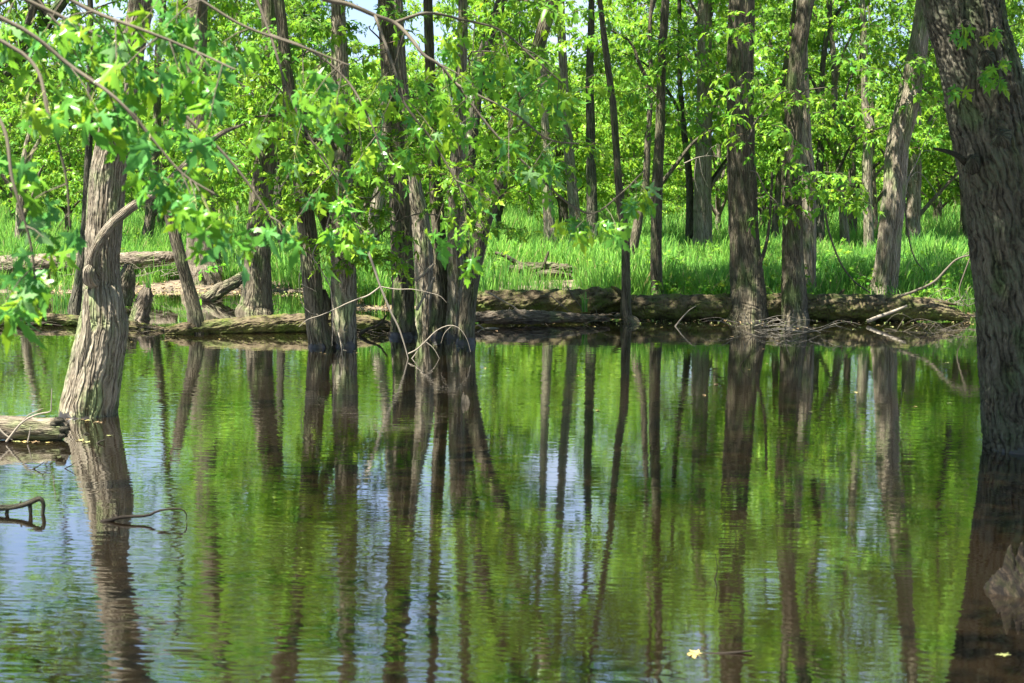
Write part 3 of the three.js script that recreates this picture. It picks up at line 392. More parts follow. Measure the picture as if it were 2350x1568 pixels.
// ------------------------------------------------------------------ logs and stumps
function logThing(name, label, ends, o = {}) { // ends: [[point, radius], ...] world
  const pts = ends.map((e) => e[0]), base = pts[0].clone(); base.y = Math.min(...ends.map(([p, r]) => p.y - r));
  const g = thing(name, label, o.category ?? 'log', base, o.group);
  part('trunk', tube(pts.map((p) => p.clone().sub(base)), ends.map((e) => e[1]), { radial: o.radial ?? 40, step: o.step ?? 0.04, max: 320, amp: o.amp ?? 0.30, freq: o.freq ?? 9, ridge: o.ridge ?? 0.026, seed: o.seed ?? 1, tile: 0.7, jag: 0, lichen: 1 }), o.mat ?? M.moss, g);
  return { g, base };
}
const LP = (px, py, D, r) => [onZ(px, py, D), r];
{
  const l1 = logThing('mossy_log', 'long mossy log lying along the far waterline behind the two tall trunks', [LP(1425, 704, 21.6, 0.16), LP(1480, 706, 21.6, 0.185), LP(1600, 705, 21.6, 0.19), LP(1720, 704, 21.6, 0.18), LP(1850, 705, 21.5, 0.19), LP(1960, 706, 21.4, 0.195), LP(2060, 708, 21.3, 0.19), LP(2130, 712, 21.2, 0.155), LP(2190, 722, 21.2, 0.09), LP(2225, 735, 21.2, 0.03)], { seed: 2.2 });
  for (const [a, b, c, r0] of [[[1430, 678], [1415, 664], [1402, 658], 0.05], [[1925, 682], [1932, 672], [1938, 664], 0.05], [[2120, 690], [2160, 694], [2196, 700], 0.06]]) part('snag', stick([a, b, c].map(([x, y]) => onZ(x, y, 21.5).sub(l1.base)), r0, 0.012, { amp: 0.3, radial: 10 }), M.moss, l1.g);
  logThing('mossy_log', 'decayed mossy log reaching from the clump to the thin crooked tree', [LP(1070, 690, 21.9, 0.12), LP(1120, 694, 21.9, 0.17), LP(1200, 694, 21.9, 0.175), LP(1300, 693, 21.9, 0.18), LP(1390, 690, 21.9, 0.19), LP(1440, 694, 21.9, 0.16)], { seed: 5.1, amp: 0.45, freq: 11 });
  logThing('fallen_log', 'low rotten log half sunk in mud between the clump and shore', [LP(1070, 730, 20.5, 0.05), LP(1130, 728, 20.6, 0.09), LP(1190, 727, 20.6, 0.10), LP(1260, 728, 20.7, 0.08), LP(1340, 730, 20.8, 0.05), LP(1400, 734, 20.8, 0.02)], { seed: 7.7, amp: 0.35, mat: M.log });
  logThing('mossy_log', 'smooth mossy log at the waterline between the snag and curving trunk', [LP(380, 762, 19.4, 0.06), LP(430, 757, 19.4, 0.10), LP(500, 752, 19.5, 0.11), LP(600, 746, 19.6, 0.125), LP(690, 742, 19.7, 0.13), LP(740, 741, 19.7, 0.12), LP(830, 742, 19.8, 0.11), LP(900, 750, 19.8, 0.07)], { seed: 3.4, amp: 0.2 });
  logThing('fallen_log', 'dark low log with litter behind the big pale tree at the waterline', [LP(-60, 735, 20.8, 0.08), LP(40, 733, 20.8, 0.085), LP(110, 731, 20.8, 0.07), LP(190, 738, 20.5, 0.07), LP(280, 746, 20.2, 0.07), LP(330, 752, 20.0, 0.05), LP(390, 762, 19.8, 0.04)], { seed: 9.9, amp: 0.3, mat: M.moss });
  logThing('fallen_log', 'big pale barkless log lying in the sunlit grass behind the back pool', [LP(-60, 612, 28.2, 0.19), LP(30, 610, 28.2, 0.20), LP(120, 606, 28.3, 0.20), LP(220, 602, 28.4, 0.17), LP(300, 598, 28.4, 0.16), LP(380, 592, 28.5, 0.13), LP(402, 588, 28.5, 0.08)], { seed: 6.1, amp: 0.2, mat: M.log });
  logThing('fallen_log', 'broken log end tilted on the bank beside the stocky flared-foot tree', [LP(470, 690, 25, 0.09), LP(500, 668, 25.2, 0.12), LP(530, 652, 25.4, 0.10), LP(560, 636, 25.8, 0.09), LP(585, 628, 26, 0.06)], { seed: 4.4, amp: 0.35, mat: M.brown });
  const w = logThing('weathered_log', 'weathered grooved log rotting in the tall grass', [LP(1165, 618, 26.5, 0.06), LP(1200, 616, 26.5, 0.10), LP(1250, 614, 26.6, 0.09), LP(1300, 617, 26.6, 0.08), LP(1335, 624, 26.7, 0.03)], { seed: 8.3, amp: 0.35, ridge: 0.03, mat: M.brown });
  const q = (x, y, D = 26.5) => onZ(x, y, D).sub(w.base);
  part('branch', stick([q(1200, 612), q(1180, 600), q(1160, 588), q(1136, 580)], 0.05, 0.03, { amp: 0.3, radial: 10 }), M.brown, w.g);
  part('branch', stick([q(1248, 610), q(1253, 595), q(1259, 577)], 0.03, 0.018, { radial: 8 }), M.brown, w.g);
  part('slab', tube([q(1190, 640), q(1230, 632), q(1270, 628), q(1310, 632)], [0.04, 0.07, 0.07, 0.03], { radial: 20, amp: 0.4, ridge: 0.02, seed: 3 }), M.brown, w.g);
  // floating log at the left
  const D = depthOf(1010), fl = logThing('floating_log', 'floating log with a jagged broken end beside the big pale tree', [LP(-140, 978, D, 0.10), LP(-60, 980, D, 0.098), LP(20, 982, D, 0.094), LP(80, 985, D, 0.09), LP(120, 986, D, 0.092), LP(142, 986, D, 0.088), LP(154, 988, D, 0.055)], { seed: 1.9, amp: 0.10, ridge: 0.004, step: 0.015, radial: 60, mat: M.log });
  const p = (x, y, dz = 0) => onZ(x, y, D - dz).sub(fl.base);
  for (const [x, y, s] of [[140, 966, 0.03], [152, 985, 0.03], [146, 1000, 0.028], [130, 975, 0.025]]) part('splinter', stick([p(x - 12, y, 0.06), p(x + 2, y - 2, 0.07), p(x + 9, y + 3, 0.06)], s, 0.006, { radial: 10, amp: 0.6, freq: 20, step: 0.01 }), M.dark, fl.g);
}
function stump(name, label, ends, o) { const l = logThing(name, label, ends, { category: 'stump', amp: 0.45, ridge: 0.02, radial: 34, step: 0.02, ...o }); return l; }
stump('stump', 'short jagged stump standing in the back pool near the leaning snag', [LP(318, 742, 21.6, 0.16), LP(322, 722, 21.6, 0.13), LP(328, 700, 21.6, 0.12), LP(334, 675, 21.6, 0.10), LP(338, 660, 21.6, 0.05)], { mat: M.log, seed: 2.6 });
stump('stump', 'hollow dark stump leaning against the back of the big pale tree', [LP(284, 700, 23.5, 0.14), LP(287, 670, 23.5, 0.14), LP(292, 635, 23.5, 0.13), LP(296, 608, 23.5, 0.06)], { mat: M.brown, seed: 5.6 });
{
  const rn = pnoise(411), rm = pnoise(412);
  const rotMap = texture(256, 256, (u, v) => { const f = clamp(0.5 + 0.5 * rn(u, v, 8, 8) + 0.5 * rm(u, v, 40, 40) + 0.4 * rn(u, v, 90, 90), 0, 1), m = clamp(rm(u, v, 6, 6) * 1.4 + 0.1, 0, 1); return [0, 1, 2].map((k) => toS(lerp(lerp([0.003, 0.0022, 0.0015][k], [0.034, 0.025, 0.016][k], f * f * f), [0.010, 0.012, 0.003][k], m * 0.7))); }, true);
  const rot = matte({ map: rotMap, roughness: 0.9 });
  // lumps: [dx, dz, radius, height, sharpness]
  const rotted = (lumps, R, seed) => { const n = 90, rings = 46, pos = [], uv = [], idx = [];
    for (let j = 0; j <= rings; j++) for (let i = 0; i <= n; i++) { const a = (i % n) / n * 6.28318, q = j / rings, edge = R * (1 + 0.22 * N(Math.cos(a) * 1.6 + seed, Math.sin(a) * 1.6, seed)), x = Math.cos(a) * q * edge, z = Math.sin(a) * q * edge; let y = 0;
      for (const [lx, lz, lr, lh, sh] of lumps) { const d = Math.hypot(x - lx, (z - lz)) / lr; y = Math.max(y, lh * Math.pow(Math.max(0, 1 - d), sh)); }
      const cut = 0.5 + 0.5 * Math.sin(a * 9 + 3 * N(x * 12, seed, z * 12));
      y += (0.040 * N(x * 30 + seed, y * 8, z * 30) + 0.030 * N(x * 75, y * 20 + seed, z * 75) + 0.008 * cut) * (1 - q * 0.5); const k = 1 + 0.10 * N(a * 5, y * 14 + seed, 3);
      pos.push(x * k, y - 0.10 * q * q, z * k); uv.push(x * 5 + y * 3, z * 5 + y * 4); }
    for (let j = 0; j < rings; j++) for (let i = 0; i < n; i++) { const a = j * (n + 1) + i; idx.push(a, a + n + 1, a + 1, a + 1, a + n + 1, a + n + 2); }
    const g = new THREE.BufferGeometry(); g.setAttribute('position', new THREE.Float32BufferAttribute(pos, 3)); g.setAttribute('uv', new THREE.Float32BufferAttribute(uv, 2)); g.setIndex(idx); g.computeVertexNormals(); return g; };
  const at = onY(2358, 1352), S = thing('stump', 'jagged mossy stump tip breaking the water below the massive dark tree', 'stump', at);
  part('rotten_wood', rotted([[0.02, 0, 0.24, 0.17, 0.8], [-0.105, 0.02, 0.05, 0.25, 0.55], [-0.12, 0.02, 0.14, 0.15, 0.5], [-0.03, -0.01, 0.045, 0.25, 0.5], [-0.03, -0.01, 0.13, 0.18, 0.5], [0.10, 0.0, 0.12, 0.22, 1.0]], 0.225, 3.1), rot, S);
  const wood = tube([V(-0.035, 0.145, 0.085), V(-0.012, 0.165, 0.10), V(0.02, 0.165, 0.10), V(0.05, 0.15, 0.09)], [0.006, 0.014, 0.016, 0.006], { amp: 0.5, freq: 14, radial: 14, step: 0.006, flat: 0.45, seed: 6.4 });
  part('broken_face', wood, M.wood, S);
  const dr = onY(1069, 925); single('driftwood', rotted([[-0.03, 0, 0.035, 0.10, 0.7], [0.02, 0, 0.04, 0.055, 0.7]], 0.055, 7.7), M.twig, 'short curled driftwood stub floating in front of the clump', 'driftwood', dr);
}

// ------------------------------------------------------------------ dead branches, twigs, brushwood
function dead(name, label, D, lines, mat, group) { // lines: [[[px,py,(dz)],...], r0, r1]
  const P = (q) => onZ(q[0], q[1], D - (q[2] ?? 0)), base = P(lines[0][0][0]), g = thing(name, label, 'branch', base, group);
  lines.forEach(([pts, r0, r1], i) => part(i ? 'twig' : 'stem', stick(pts.map((q) => P(q).sub(base)), r0 * 0.85, r1 * 0.75, { step: 0.035, amp: 0.32, freq: 16, radial: 8, seed: i * 3.1 + pts[0][0] * 0.01 }), mat, g));
  return g;
}
dead('dead_branch', 'long bare branch hanging into the water in front of the clump', 16.6, [
  [[[800, 470, -1.2], [822, 520, -0.6], [843, 572], [860, 620], [873, 658], [895, 712], [917, 758], [937, 825], [943, 860], [948, 893]], 0.024, 0.006],
  [[[873, 658], [845, 678], [820, 687], [795, 697], [770, 709], [735, 724], [705, 734], [686, 750]], 0.012, 0.004],
  [[[873, 658], [910, 664], [945, 664], [985, 672], [1010, 680], [1025, 695]], 0.008, 0.003],
  [[[937, 812], [955, 803], [975, 785], [1005, 757], [1035, 747], [1055, 755], [1072, 780], [1080, 808]], 0.010, 0.003],
  [[[940, 830], [955, 810], [972, 783]], 0.008, 0.004], [[[975, 783], [995, 800], [1012, 830], [1025, 852]], 0.007, 0.002], [[[1038, 747], [1020, 765], [1012, 788]], 0.005, 0.002]], M.paleTwig);
dead('dead_branch', 'pale looping twig draped down between the curving and straight trunks', 17.0, [
  [[[770, 445], [762, 470], [755, 500], [742, 540], [722, 570], [718, 590], [730, 610], [745, 635], [758, 660], [762, 700], [763, 740], [762, 794]], 0.011, 0.006],
  [[[690, 612], [686, 650], [695, 700], [712, 718], [730, 722]], 0.007, 0.004], [[[690, 652], [712, 662], [726, 670]], 0.005, 0.002], [[[745, 635], [765, 645], [778, 643]], 0.005, 0.002], [[[770, 445], [800, 450], [850, 454], [905, 453]], 0.007, 0.003], [[[905, 453], [917, 470], [907, 500], [897, 525]], 0.006, 0.002]], M.paleTwig);
dead('dead_branch', 'drooping thin twig dipping into water at the straight trunk foot', 16.6, [[[[775, 760, -0.3], [782, 790], [786, 820], [793, 850], [808, 889]], 0.007, 0.003], [[[786, 803], [795, 805]], 0.003, 0.002]], M.paleTwig);
dead('dead_branch', 'broken pale pole wedged between two stems of the clump', 18.0, [[[[952, 644], [975, 626], [996, 606]], 0.026, 0.022]], M.paleTwig);
dead('dead_branch', 'whitish peeled pole leaning against the clump foot', 18.0, [[[[956, 712], [968, 690], [985, 660], [996, 636]], 0.022, 0.016]], M.paleTwig);
dead('dead_branch', 'bent pale stick lying by the log between straight trunk and clump', 19.2, [[[[822, 768], [845, 755], [870, 745], [888, 722]], 0.03, 0.015], [[[820, 770], [850, 782]], 0.03, 0.02]], M.log);
dead('dead_branch', 'pale sticks lying flat on mud beside the bending clump stem', 20.2, [[[[1090, 760], [1130, 753], [1180, 762]], 0.018, 0.008], [[[1095, 745], [1115, 756], [1150, 760]], 0.012, 0.005], [[[1088, 768], [1120, 768], [1145, 764]], 0.012, 0.005]], M.paleTwig);
dead('dead_branch', 'forked pale stick leaning on the decayed mossy log', 21.3, [[[[1120, 671], [1150, 688], [1180, 705], [1210, 727]], 0.014, 0.005], [[[1185, 706], [1175, 716], [1168, 724]], 0.008, 0.004]], M.paleTwig);
dead('dead_branch', 'slender crossing sticks propped on decayed log near the grass tuft', 21.0, [[[[1262, 678], [1290, 700], [1320, 725]], 0.012, 0.005], [[[1300, 655], [1315, 680], [1335, 710], [1332, 740]], 0.012, 0.004], [[[1275, 690], [1300, 712], [1328, 735]], 0.008, 0.004]], M.twig);
dead('dead_branch', 'pale straight stick slanting from water near the thin crooked tree', 20.5, [[[[1548, 752], [1565, 730], [1582, 712], [1598, 702]], 0.014, 0.006]], M.paleTwig);
dead('dead_branch', 'peeled grey pole resting on the tapering log end', 20.8, [[[[1990, 738], [2020, 726], [2050, 715], [2082, 702]], 0.035, 0.022]], M.paleTwig);
dead('dead_branch', 'curved dark vine sagging from trees to the long mossy log', 22.2, [[[[1890, 470], [1896, 500], [1902, 530], [1915, 570], [1933, 610], [1960, 645], [1997, 672]], 0.022, 0.014]], M.twig);
dead('dead_branch', 'thin vine looping down beside the tall leaning ribbed trunk', 23.0, [[[[2076, 440], [2078, 480], [2085, 540], [2098, 590], [2122, 624]], 0.018, 0.010]], M.twig);
dead('dead_branch', 'arched bare branch springing from bank towards the massive dark tree', 21.0, [[[[2060, 682], [2100, 668], [2145, 646], [2170, 620], [2195, 596], [2225, 586], [2260, 582]], 0.026, 0.014], [[[2228, 588], [2214, 625], [2202, 665], [2208, 690], [2230, 708]], 0.013, 0.006], [[[2205, 592], [2225, 578], [2240, 573]], 0.008, 0.004]], M.twig);
dead('dead_branch', 'upright pale forked dead branch behind the tall leaning ribbed trunk', 23.3, [[[[2072, 480], [2078, 445], [2085, 410], [2105, 370], [2125, 320], [2150, 265]], 0.02, 0.005], [[[2082, 420], [2105, 395], [2140, 430], [2168, 488]], 0.010, 0.004], [[[2112, 350], [2130, 345], [2150, 350]], 0.006, 0.003]], M.paleTwig);
dead('dead_branch', 'bare arching branch springing from the tall thick trunk towards its neighbour', 20.0, [[[[1722, 392], [1735, 396], [1748, 420], [1762, 445], [1780, 462], [1793, 482]], 0.016, 0.006], [[[1735, 456], [1755, 452], [1775, 462]], 0.008, 0.004]], M.twig);
dead('dead_branch', 'dark rising branch on the side of the tall thick trunk', 20.1, [[[[1715, 320], [1725, 300], [1735, 278], [1755, 255], [1790, 215], [1815, 205]], 0.022, 0.006]], M.twig);
dead('dead_branch', 'bare leaning stem growing from the foot of the tall thick trunk', 20.6, [[[[1742, 640], [1745, 605], [1755, 575], [1764, 530], [1768, 480], [1771, 430], [1772, 395]], 0.035, 0.022]], M.brown);
dead('dead_branch', 'twisted pale bare twigs hung on the broad upright trunk', 31, [[[[1570, 375], [1600, 362], [1635, 358], [1662, 365]], 0.014, 0.006], [[[1605, 362], [1612, 400], [1625, 430]], 0.010, 0.004], [[[1620, 360], [1632, 340], [1650, 330]], 0.008, 0.004], [[[1598, 365], [1594, 410], [1602, 440]], 0.008, 0.003]], M.paleTwig);
function brush(label, D, x0, x1, y0, y1, n, seed, mat) {
  const r = rng(seed), lines = [];
  for (let i = 0; i < n; i++) { const a = lerp(x0, x1, r()), len = 30 + 100 * r(), dir = r() < 0.5 ? -1 : 1, hgt = (y1 - y0) * (0.08 + 0.85 * r() * r()), yb = y1 - 8 * r(), dz = (r() - 0.5) * 1.0, bow = 0.3 + 0.5 * r();
    lines.push([[[a, yb, dz], [a + dir * len * 0.3, yb - hgt * bow, dz + 0.08], [a + dir * len * 0.65, yb - hgt, dz + 0.1 * r()], [a + dir * len, yb - hgt * (0.2 + 0.6 * r()), dz + 0.2 * (r() - 0.5)]], 0.004 + 0.0045 * r(), 0.0015]);
    if (r() < 0.5) lines.push([[[a + dir * len * 0.5, yb - hgt * 0.8, dz + 0.09], [a + dir * len * 0.6, yb - hgt * 0.4, dz + 0.15], [a + dir * len * (0.62 + 0.2 * r()), yb - 4, dz + 0.2]], 0.005, 0.002]); }
  dead('brushwood', label, D, lines, mat);
}
brush('grey brushwood arching over the foot of the tall thick trunk', 19.9, 1660, 1780, 702, 752, 12, 71, M.greyTwig);
brush('grey brushwood heap at the foot of the bowed tall trunk', 19.6, 1760, 1890, 712, 764, 18, 72, M.greyTwig);
brush('grey brushwood heap in water below the tapering log end', 19.8, 2030, 2220, 716, 768, 22, 73, M.twig);
brush('pale brushwood on the grassy bank beside the massive dark tree', 22.0, 2110, 2260, 640, 704, 20, 74, M.paleTwig);
brush('scattered twigs on the dark low log at the waterline', 20.0, 290, 440, 728, 768, 10, 75, M.twig);
brush('scattered thin twigs along the clump foot and mud', 19.8, 760, 900, 715, 772, 10, 76, M.twig);
brush('scattered thin twigs behind the big pale tree at the waterline', 20.4, -20, 180, 715, 750, 10, 77, M.twig);
brush('dry tangled twigs on the bank behind the back pool', 27.5, 240, 420, 590, 640, 12, 78, M.paleTwig);
brush('dark tangled brush behind the big pale tree on the left bank', 25.5, 20, 330, 640, 700, 22, 79, M.twig);
brush('bare brush heaped on the big pale barkless log', 27.8, 60, 400, 560, 618, 22, 80, M.twig);
brush('dark brush beside the stocky flared-foot tree', 24.2, 460, 700, 655, 722, 20, 81, M.twig);
brush('thin brush along the decayed mossy log', 21.2, 1090, 1420, 668, 748, 16, 82, M.twig);
{ // twigs at the floating log and in the near water
  const D = depthOf(1012);
  dead('dead_branch', 'curved pale twig standing up from the floating log', D - 0.12, [[[[14, 1014], [28, 996], [45, 975], [65, 960], [90, 950], [116, 944], [117, 930], [119, 892]], 0.011, 0.005], [[[48, 972], [62, 955], [80, 945], [100, 937]], 0.006, 0.002], [[[-5, 982], [10, 997], [28, 1010]], 0.012, 0.006], [[[63, 1016], [67, 998], [70, 980]], 0.008, 0.005]], M.paleTwig);
  dead('dead_branch', 'dark bent branch arching out of the water with three legs', depthOf(1180), [[[[-60, 1172], [0, 1166], [30, 1164], [60, 1157], [85, 1146], [93, 1145], [99, 1158], [97, 1186]], 0.024, 0.017], [[[17, 1166], [14, 1186]], 0.013, 0.017], [[[67, 1156], [69, 1170], [70, 1184]], 0.018, 0.013], [[[42, 1162], [46, 1154], [48, 1149]], 0.008, 0.004]], M.dark);
  dead('dead_branch', 'thin black forked branch floating beside the reflected pale tree', depthOf(1197), [[[[231, 1198], [252, 1195], [270, 1189], [300, 1186], [340, 1183], [360, 1174], [385, 1169], [418, 1169], [427, 1180], [428, 1194]], 0.016, 0.003], [[[269, 1190], [272, 1175], [273, 1154]], 0.006, 0.003]], M.darkTwig);
  dead('dead_branch', 'small black forked twig poking from water below the floating log', depthOf(1077), [[[[70, 1080], [88, 1070], [102, 1060]], 0.006, 0.003], [[[78, 1077], [92, 1084], [110, 1094]], 0.004, 0.003]], M.darkTwig);
  dead('dead_branch', 'tiny black twig poking from water near the reflected pale trunk', depthOf(1076), [[[[148, 1076], [160, 1070], [172, 1062]], 0.005, 0.003]], M.darkTwig);
  dead('driftwood', 'small dark driftwood stub below the big pale tree', depthOf(1018), [[[[220, 1021], [230, 1013], [240, 1010]], 0.012, 0.01]], M.dark);
  dead('driftwood', 'flat dark bark scrap floating at the big pale tree foot', depthOf(997), [[[[190, 999], [198, 994], [206, 997]], 0.01, 0.008]], M.dark);
  dead('dead_branch', 'long thin stick floating flat on the near water', depthOf(1500), [[[[1612, 1503], [1640, 1502], [1680, 1499], [1726, 1494]], 0.012, 0.005]], M.darkTwig);
  dead('dead_branch', 'thin upright twig in the water below the tall thick trunk', depthOf(842), [[[[1699, 844], [1702, 834], [1714, 820], [1728, 812]], 0.007, 0.003]], M.darkTwig);
  dead('dead_branch', 'hair-thin twig standing in the water below the broad upright trunk', depthOf(905), [[[[1614, 912], [1618, 890], [1628, 862]], 0.004, 0.002]], M.darkTwig);
  dead('dead_branch', 'hair-thin twig standing in the near water', depthOf(1330), [[[[1638, 1335], [1646, 1310], [1642, 1272]], 0.004, 0.002]], M.darkTwig);
}
// floating leaves
{
  const g = paint(leafGeo(halfFine, 0.08, 0.1, 0.6).rotateX(-Math.PI / 2), [1, 1, 1]), r = rng(888);
  const mats = [[0.26, 0.20, 0.06], [0.17, 0.11, 0.05], [0.18, 0.19, 0.06]].map((c) => new THREE.MeshStandardMaterial({ color: new THREE.Color().setRGB(...c), roughness: 0.7, side: THREE.DoubleSide }));
  const put = (px, py, s) => { const p = onY(px, py, 0.006), m = single('floating_leaf', g, mats[Math.floor(r() * 3)], 'small yellowish fallen leaf floating on the pond', 'leaf', p, 'fallen leaves floating on the pond'); m.scale.setScalar(s); m.rotation.y = r() * 6.28; };
  for (let i = 0; i < 70; i++) put(1090 + 1150 * r(), 742 + 32 * r() * r(), 0.03 + 0.035 * r());
  for (let i = 0; i < 22; i++) put(300 + 800 * r(), 775 + 40 * r() * r(), 0.03 + 0.03 * r());
  for (let i = 0; i < 18; i++) put(1100 + 1100 * r(), 790 + 160 * r(), 0.03 + 0.025 * r());
  for (const [cx, cy, w] of [[205, 960, 95], [790, 803, 60], [985, 790, 110], [1715, 742, 80], [1825, 748, 60]]) for (let i = 0; i < 7; i++) put(cx + (r() - 0.5) * 2 * w, cy + r() * 9, 0.025 + 0.025 * r());
  for (const [x, y] of [[250, 1000], [205, 1014], [190, 1010], [1590, 1500], [1605, 1497], [30, 1013], [60, 1012], [85, 1013], [110, 1016], [2310, 1505]]) put(x, y, 0.05 + 0.02 * r());
}
// leaf litter and duckweed on mud and shallow edge
{
  const g = paint(leafGeo(halfCoarse, 0.3, 0.3, 1).rotateX(-Math.PI / 2), [1, 1, 1]), mat = new THREE.MeshStandardMaterial({ vertexColors: true, roughness: 0.9, side: THREE.DoubleSide }), n = 2600, m = new THREE.InstancedMesh(g, mat, n), r = rng(999), d = new THREE.Object3D(), q = new THREE.Color();
  for (let i = 0; i < n; i++) { const x = (r() * 2 - 1) * 9, D = shore(x) + (r() * 2 - 0.9) * 1.1, y = groundY(x, -D); d.position.set(x, Math.max(y, 0) + 0.012, -D); d.rotation.set((r() - 0.5) * 0.6, r() * 6.28, (r() - 0.5) * 0.6); if (y < 0) d.rotation.set(0, r() * 6.28, 0); d.scale.setScalar(y < 0 ? 0.02 + 0.03 * r() : 0.05 + 0.06 * r()); d.updateMatrix(); m.setMatrixAt(i, d.matrix); const t = r(); q.setRGB(lerp(0.12, 0.36, t), lerp(0.085, 0.25, t), lerp(0.045, 0.11, t)); if (y < 0 && r() < 0.5) q.setRGB(0.2, 0.26, 0.06); m.setColorAt(i, q); }
  m.name = 'leaf_litter'; m.userData = { label: 'brown leaf litter and green flecks along the muddy waterline', category: 'leaf litter', kind: 'stuff' }; scene.add(m);
}
// grass tufts that stand alone
{
  const g = tuftGeo(77, 26, 0.32, 0.08);
  for (const [px, py, D, s, label] of [[1341, 716, 21.2, 1, 'lone green grass tuft growing on the decayed mossy log'], [340, 664, 21.6, 0.8, 'green grass tuft sprouting on the short jagged stump']]) { const m = single('grass_tuft', g, M.grass, label, 'grass', onZ(px, py, D)); m.scale.setScalar(s); }
  const reed = tuftGeo(78, 14, 0.62, 0.22);
  for (const [px, py, D] of [[20, 712, 24], [32, 716, 23.6], [130, 706, 24.6], [150, 708, 24.4]]) { const p = onZ(px, py, D); p.y = -0.02; single('reed_tuft', reed, M.grass, 'upright reed tuft growing in the back pool', 'reeds', p, 'reed tufts in the back pool'); }
}

// ------------------------------------------------------------------ overhanging leafy boughs (trees whose trunks stand outside the frame)
const LG = LEAF.map(([f, c, w]) => leafGeo(halfFine, f, c, w));
const leafMats = [[0.090, 0.275, 0.058], [0.105, 0.30, 0.036], [0.160, 0.36, 0.024], [0.245, 0.41, 0.022], [0.20, 0.37, 0.13]].map((c) => leafy({ clearcoat: 0.45, clearcoatRoughness: 0.28, vertexColors: false, color: new THREE.Color().setRGB(...c) }));
function maple(label, trunk, boughs, seed, size, limit, sunny, high = []) {
  const r = rng(seed), base = trunk[0][0].clone(), g = thing('overhanging_maple', label, 'tree', base);
  part('trunk', tube(trunk.map((t) => t[0].clone().sub(base)), trunk.map((t) => t[1]), { radial: 24, step: 0.1, amp: 0.1, seed }), M.grey, g);
  const all = [];
  for (const b of boughs) {
    const pts = b.pts.map(([px, py, D]) => (px instanceof THREE.Vector3 ? px : onZ(px, py, D))), curve = new THREE.CatmullRomCurve3(pts);
    const stem = part('bough', stick(pts.map((p) => p.clone().sub(base)), b.r, 0.004, { step: 0.06, max: 120, amp: 0.1 }), M.twig, g);
    for (let i = 0; i < b.n; i++) {
      const t = lerp(b.from ?? 0.25, 1, Math.pow(r(), 0.8)), c = curve.getPoint(t), tw = V((r() - 0.5) * 1.6, -0.25 - 0.7 * r() + (b.up ?? 0), (r() - 0.5) * 1.6).normalize(), L = (b.len ?? 0.4) * (0.35 + 0.8 * r());
      const e = c.clone().addScaledVector(tw, L), mid = c.clone().lerp(e, 0.5).add(V(0, 0.06 * L, 0));
      part('twig', stick([c, mid, e].map((p) => p.clone().sub(base)), 0.0035, 0.0015, { radial: 4, step: 0.15 }), M.twig, g);
      const nl = 3 + Math.floor(r() * 4);
      for (let k = 0; k < nl; k++) { const a = c.clone().lerp(e, k === 0 ? 1 : 0.3 + 0.7 * r()), s = size * (0.65 + 0.6 * r()), dir = V((r() - 0.35) * 1.7, -0.55 - 0.6 * r(), (r() - 0.4) * 1.4).normalize(), off = V((r() - 0.5) * 0.12, -0.02 - 0.05 * r(), (r() - 0.5) * 0.12);
        const up = V((r() - 0.5) * 1.9, 0.75, 0.35 + (r() - 0.5) * 1.5); all.push({ a, p: a.clone().add(off), dir, up, s, m: r() < 0.42 - sunny ? 0 : r() < 0.5 - sunny ? 1 : r() < 0.55 ? 2 : r() < 0.75 ? 3 : 4, k: Math.floor(r() * 4), stem }); }
    }
  }
  all.sort((x, y) => y.s / -y.p.z - x.s / -x.p.z);
  const rest = {}, stalks = [];
  all.forEach((l, i) => {
    const mtx = basis(l.dir, l.up).scale(V(l.s, l.s, l.s)).setPosition(l.p.clone().sub(base));
    const q = V(0.0014, 0, 0), A0 = l.a.clone().sub(base), P0 = l.p.clone().sub(base), sg = new THREE.BufferGeometry(); sg.setAttribute('position', new THREE.Float32BufferAttribute([A0.x - q.x, A0.y, A0.z, A0.x + q.x, A0.y, A0.z, P0.x, P0.y, P0.z], 3)); sg.setAttribute('uv', new THREE.Float32BufferAttribute([0, 0, 0, 0, 0, 0], 2)); sg.computeVertexNormals(); stalks.push(sg);
    if (i < limit) { const m = part('leaf', LG[l.k], leafMats[l.m], l.stem); m.applyMatrix4(mtx); }
    else (rest[l.m] ??= []).push(LG[l.k].clone().applyMatrix4(mtx));
  });
  if (high.length) { for (const q of high) part('branch', stick([trunk[3][0].clone().sub(base), V(...q).lerp(trunk[4][0], 0.45).add(V(0, 0.5, 0)).sub(base), V(...q).sub(base)], 0.05, 0.01, { step: 0.3 }), M.grey, g); crown(g, high.map((q) => ({ p: V(...q).sub(base), r: 1.15, n: 34 })), seed * 31, { tone: 0.5 }); }
  for (const k in rest) part('leaves', mergeGeometries(rest[k]), leafMats[k], g).userData.kind = 'stuff';
  part('leaf_stalks', mergeGeometries(stalks), new THREE.MeshStandardMaterial({ color: new THREE.Color().setRGB(0.2, 0.2, 0.06), roughness: 0.8, side: THREE.DoubleSide }), g).userData.kind = 'stuff';
  return g;
}
